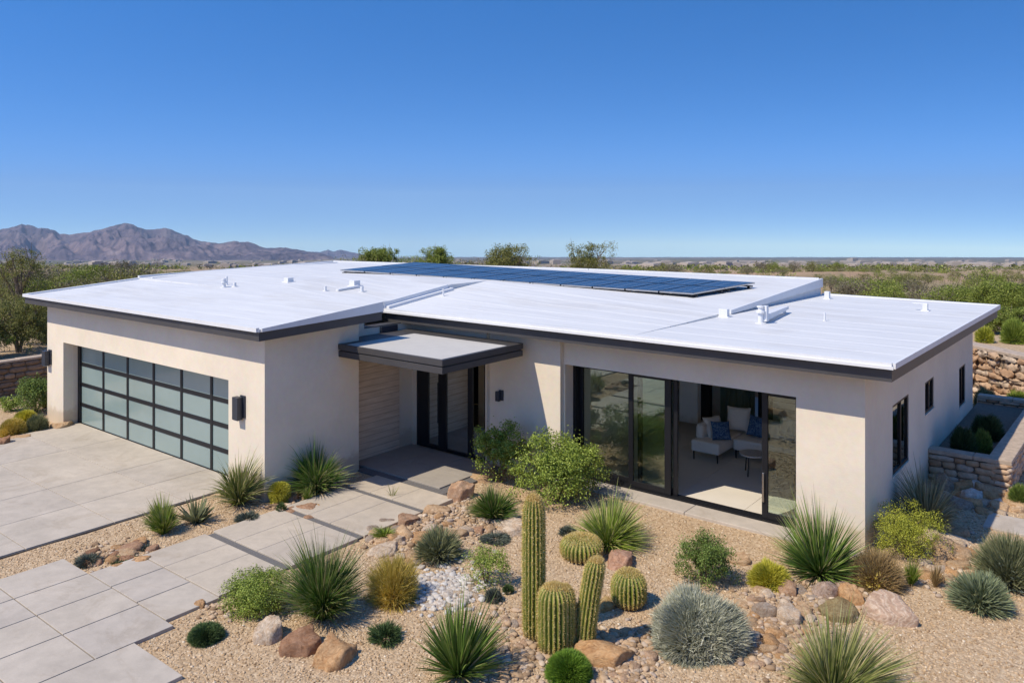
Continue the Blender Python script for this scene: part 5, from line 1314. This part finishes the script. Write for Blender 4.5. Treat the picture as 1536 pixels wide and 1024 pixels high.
ROOFL = ([-60, 38, 40, 210, 500, 1245, 1250, 1495, 1497, 1700], [650, 600, 449, 416, 393, 421, 441, 461, 560, 560])
KINDS = []
for i in range(9):
    rs = np.random.RandomState(300+i); mat = ['desert_leaf', 'desert_leaf_green', 'desert_leaf_gray'][[0, 1, 0, 2, 1, 0, 2, 1, 0][i]]
    mm, crown = tree_mesh(300+i, 1., 1.25, 1500, .075, 34, .26, .5, mat, .05, 5, .5)
    KINDS.append((mesh_from('stem', mm.v, mm.f, 'trunk_bark'), crown, mat))
rs = np.random.RandomState(77); cnt = 0; tries = 0
lab = {'desert_leaf': 'olive green desert bush in the brush beyond the house', 'desert_leaf_green': 'fresh green desert bush in the brush beyond the house', 'desert_leaf_gray': 'grey-brown dry desert bush in the brush beyond the house'}
SRC = {}
while cnt < 285 and tries < 60000:
    tries += 1; px = rs.uniform(-60, 1600); d = 38*(150/38)**(rs.uniform()**.8); x, y = at_d(px, d); s = rs.uniform(.6, 1.7); z = Tz(x, y)
    if -31 < x < -2.0 and y < 34: continue
    if px > 1450 and d < 42: continue
    if px < 80 and d < 36: continue
    _, ty = proj(x, y, z+1.25*s)
    if ty > np.interp(px, *ROOFL)-1.5: continue
    if wav(x, y, 26, 3) < .06 and rs.uniform() < .88: continue
    if d > 70: s *= .75
    k = rs.randint(9); st, cr_, mt = KINDS[k]
    o = empty('desert_bush', (x, y, z-.05), lab[mt], 'bush', {'desert_leaf': 'olive bushes', 'desert_leaf_green': 'green bushes', 'desert_leaf_gray': 'dry bushes'}[mt]+' in the brush beyond the house', rs.uniform(0, 6.28))
    o.scale = (s, s, s*rs.uniform(.75, 1.15)); put('stem', st, o); put('crown', cr_, o); cnt += 1
# the rest of the brush: one uncountable mass
def scrub(N, d0, d1, seed, leafk, nl, name, label, smin, smax, p=.9):
    rs = np.random.RandomState(seed); d = d0*(d1/d0)**(rs.uniform(size=N)**p); px = rs.uniform(-140, 1680, N); u = (px-CX)/F_*d
    x = u*AX[0]+d*AX[1]; y = u*AY[0]+d*AY[1]; s = rs.uniform(smin, smax, N); m = (wav(x, y, d0*1.1, 3)+.25*wav(x, y, d0*.3, 8)) > .10
    m |= rs.uniform(size=N) < .15; m &= ~((x > -31) & (x < -2) & (y < 34)); x, y, s, d = x[m], y[m], s[m], d[m]; n = len(x)
    ctr = np.stack([x, y, T(x, y)+s*.55], 1); dd = rs.normal(size=(n, nl, 3)); dd /= np.linalg.norm(dd, axis=2)[..., None]; dd *= (rs.uniform(0, 1, (n, nl, 1))**.4)
    P = (ctr[:, None]+dd*s[:, None, None]*[1.1, 1.1, .62]).reshape(-1, 3)
    v, f, t_ = leaf_quads(P, np.repeat(s, nl)*leafk*rs.uniform(.6, 1.3, n*nl), rs, .4, .65)
    mi = np.repeat(rs.choice(3, n, p=[.5, .28, .22]), nl)
    o = put(name, mesh_from(name, v, f, None, attr=t_, mats=['desert_leaf', 'desert_leaf_green', 'desert_leaf_gray'], mi=mi)); tag(o, label, 'brush', kind='stuff')
scrub(1400, 55, 160, 5, .17, 150, 'desert_brush', 'low desert brush covering the ground beyond the house', .28, .75)
scrub(3000, 150, 520, 6, .34, 46, 'desert_brush', 'mid-distance desert brush on the falling plain', .6, 1.3)
scrub(4600, 500, 2200, 7, .55, 18, 'desert_brush', 'far desert brush dotted over the plain towards the town', 1.5, 4.)

# distant town: flat-roofed houses
HM = []
for i in range(5):
    rs = np.random.RandomState(900+i); m = MB(); w, d_, h_ = rs.uniform(9, 20), rs.uniform(8, 13), rs.uniform(3.2, 5)
    m.box(-w/2, w/2, -d_/2, d_/2, -2, h_); m.box(-w/2+2, w/2-3, -d_/2+1, d_/2-1.5, h_, h_+.8); m.box(w/2, w/2+5, -d_/3, d_/3, -2, h_*.75)
    HM.append(mesh_from('town_house', m.v, m.f, 'far_plaster'))
rs = np.random.RandomState(42); k = 0
while k < 250:
    px = rs.uniform(60, 1560); d = math.exp(rs.uniform(math.log(900), math.log(5200)))
    if wav(px, d*.15, 330, 2) < -.1 and rs.uniform() < .7: continue
    x, y = at_d(px, d); s = rs.uniform(.8, 1.6)*(1 if d < 2000 else 1.5)
    o = put('town_house', HM[rs.randint(5)], None, (x, y, Tz(x, y)), rs.uniform(0, 3.14), s); k += 1
    tag(o, 'tiny pale flat-roofed house in the distant town on the plain', 'house', 'houses of the distant town')

# ------------------------------------------------------------------ mountains
def ridge(name, prof, d0, depth_, seed, base_drop, basey=386.5):
    px = np.array([p[0] for p in prof], float); py = np.array([p[1] for p in prof], float)
    nx, ny = 520, 120; X = np.linspace(px[0], px[-1], nx); top = np.interp(X, px, py)
    V = np.zeros((ny, nx, 3)); rs = np.random.RandomState(seed)
    for j in range(ny):
        t_ = j/(ny-1)*2-1      # -1 front .. 1 back
        d = d0+t_*depth_
        xy = np.array([at_d(p, d) for p in X]); V[j, :, 0] = xy[:, 0]; V[j, :, 1] = xy[:, 1]
        for i in range(nx):
            zt = H-(top[i]-CY)*d0/F_; zb = H-(basey-CY)*d/F_
            hgt = zt-(H-(basey-CY)*d0/F_)
            q = Vector((xy[i, 0]/900, xy[i, 1]/900, seed)); 
            q = Vector((X[i]*d0/F_/520+t_*.6, t_*depth_/1500, seed)); rn = 2*min(1., max(0., (mnoise.ridged_multi_fractal(q, .85, 2.15, 7, 1.0, 2.0)-.35)/1.5))
            env = max(0, 1-abs(t_))**.85
            w = max(0., 1-abs(t_)*5)
            V[j, i, 2] = zb-base_drop*(1-min(1, env*6))+hgt*env*(1-(1-w)*.62*(1.0-min(rn/2.0, 1))-w*.07*(1-rn/2))+hgt*.25*(rn/2.0-.5)*(1-w)*min(1, env*4)+8*mnoise.noise(q*9)
    i, j = np.meshgrid(np.arange(nx-1), np.arange(ny-1)); a = (j*nx+i).ravel(); Fq = np.stack([a, a+1, a+nx+1, a+nx], 1)
    o = put(name, mesh_from(name, V.reshape(-1, 3), Fq, 'mountain_rock', True)); tag(o, kind='structure'); return o
ridge('mountains', [(-420, 384), (-300, 352), (-180, 362), (-80, 346), (-30, 350), (0, 344), (12, 341), (22, 338), (34, 334), (48, 334), (56, 339), (68, 341), (78, 343), (90, 347), (104, 348), (122, 345), (135, 346), (150, 342), (160, 338), (172, 334), (187, 331), (197, 334), (208, 340), (218, 342), (230, 341), (244, 340), (258, 342), (268, 347), (280, 353), (292, 357), (303, 360), (318, 362), (330, 363), (345, 361), (358, 361), (372, 360), (383, 364), (396, 370), (410, 371), (430, 371), (450, 374), (470, 378), (486, 381), (500, 386)], 9000, 2600, 4, 60)
ridge('mountains', [(380, 385), (420, 380), (450, 379), (465, 377), (480, 378), (492, 374), (500, 377), (510, 374), (518, 376), (528, 378), (538, 380), (548, 383), (556, 386)], 17000, 2500, 9, 60)

# ------------------------------------------------------------------ haze, sky, sun, camera
m = MB(); m.box(-27500, 27500, -27500, 27500, -2300, 900)
o = m.build('haze', 'mortar'); o.data.materials.clear()
t = NT('haze_air'); pv = t.n('ShaderNodeVolumePrincipled'); pv.inputs['Density'].default_value = HAZE = 4.4e-5
pv.inputs['Color'].default_value = (.55, .76, 1, 1); pv.inputs['Anisotropy'].default_value = .1; t.l(pv, 'Volume', t.out, 'Volume'); o.data.materials.append(t.m)
tag(o, 'thin even haze over the plain', 'haze', kind='stuff')

SUN = Vector((.26, .74, -1)).normalized()      # travel direction
el = math.asin(-SUN.z); az = math.atan2(-SUN.x, -SUN.y)   # clockwise from +Y
W = bpy.data.worlds.new('World'); S.world = W; W.use_nodes = True; nt = W.node_tree; nt.nodes.clear()
out = nt.nodes.new('ShaderNodeOutputWorld'); bg = nt.nodes.new('ShaderNodeBackground'); sky = nt.nodes.new('ShaderNodeTexSky')
sky.sky_type = 'NISHITA'; sky.sun_disc = False; sky.sun_elevation = el; sky.sun_rotation = az; sky.altitude = 1200; sky.air_density = 1.0; sky.dust_density = .35; sky.ozone_density = 2.2
tc = nt.nodes.new('ShaderNodeTexCoord'); sp = nt.nodes.new('ShaderNodeSeparateXYZ'); ad = nt.nodes.new('ShaderNodeMath'); ad.operation = 'ADD'; ad.inputs[1].default_value = .058
mu = nt.nodes.new('ShaderNodeMath'); mu.operation = 'MULTIPLY'; mu.inputs[1].default_value = 2.3
mx = nt.nodes.new('ShaderNodeMath'); mx.operation = 'MAXIMUM'; mx.inputs[1].default_value = .045
cb = nt.nodes.new('ShaderNodeCombineXYZ'); nm = nt.nodes.new('ShaderNodeVectorMath'); nm.operation = 'NORMALIZE'
hsv = nt.nodes.new('ShaderNodeHueSaturation'); hsv.inputs['Saturation'].default_value = 1.36; hsv.inputs['Hue'].default_value = .505
L = nt.links.new
L(tc.outputs['Generated'], sp.inputs[0]); L(sp.outputs['Z'], ad.inputs[0]); L(ad.outputs[0], mu.inputs[0]); L(mu.outputs[0], mx.inputs[0])
L(sp.outputs['X'], cb.inputs['X']); L(sp.outputs['Y'], cb.inputs['Y']); L(mx.outputs[0], cb.inputs['Z']); L(cb.outputs[0], nm.inputs[0]); L(nm.outputs[0], sky.inputs['Vector'])
L(sky.outputs[0], hsv.inputs['Color']); L(hsv.outputs[0], bg.inputs['Color']); bg.inputs['Strength'].default_value = .148; L(bg.outputs[0], out.inputs['Surface'])
sl_ = bpy.data.lights.new('sun', 'SUN'); sl_.energy = 3.25; sl_.angle = R_(.53); sl_.color = (1, .905, .75)
so = bpy.data.objects.new('sun', sl_); COL.objects.link(so); so.rotation_euler = SUN.to_track_quat('-Z', 'Y').to_euler(); so.location = (0, 0, 60)

cam = bpy.data.cameras.new('camera'); co = bpy.data.objects.new('camera', cam); COL.objects.link(co); S.camera = co
cam.sensor_width = 36; cam.lens = 36*F_/1536; cam.shift_y = -(512-CY)/1536; cam.clip_start = .1; cam.clip_end = 80000
co.location = (0, 0, H); fwd = Vector((AX[1], AY[1], 0)); co.rotation_euler = fwd.to_track_quat('-Z', 'Y').to_euler()
S.render.engine = 'CYCLES'; S.cycles.max_bounces = 8; S.cycles.transparent_max_bounces = 12; S.cycles.diffuse_bounces = 7; S.cycles.glossy_bounces = 4
S.cycles.caustics_reflective = False; S.cycles.caustics_refractive = False
S.render.resolution_x = 1024; S.render.resolution_y = 682
S.view_settings.view_transform = 'Standard'; S.view_settings.look = 'None'; S.view_settings.exposure = 0.62; S.view_settings.gamma = 1
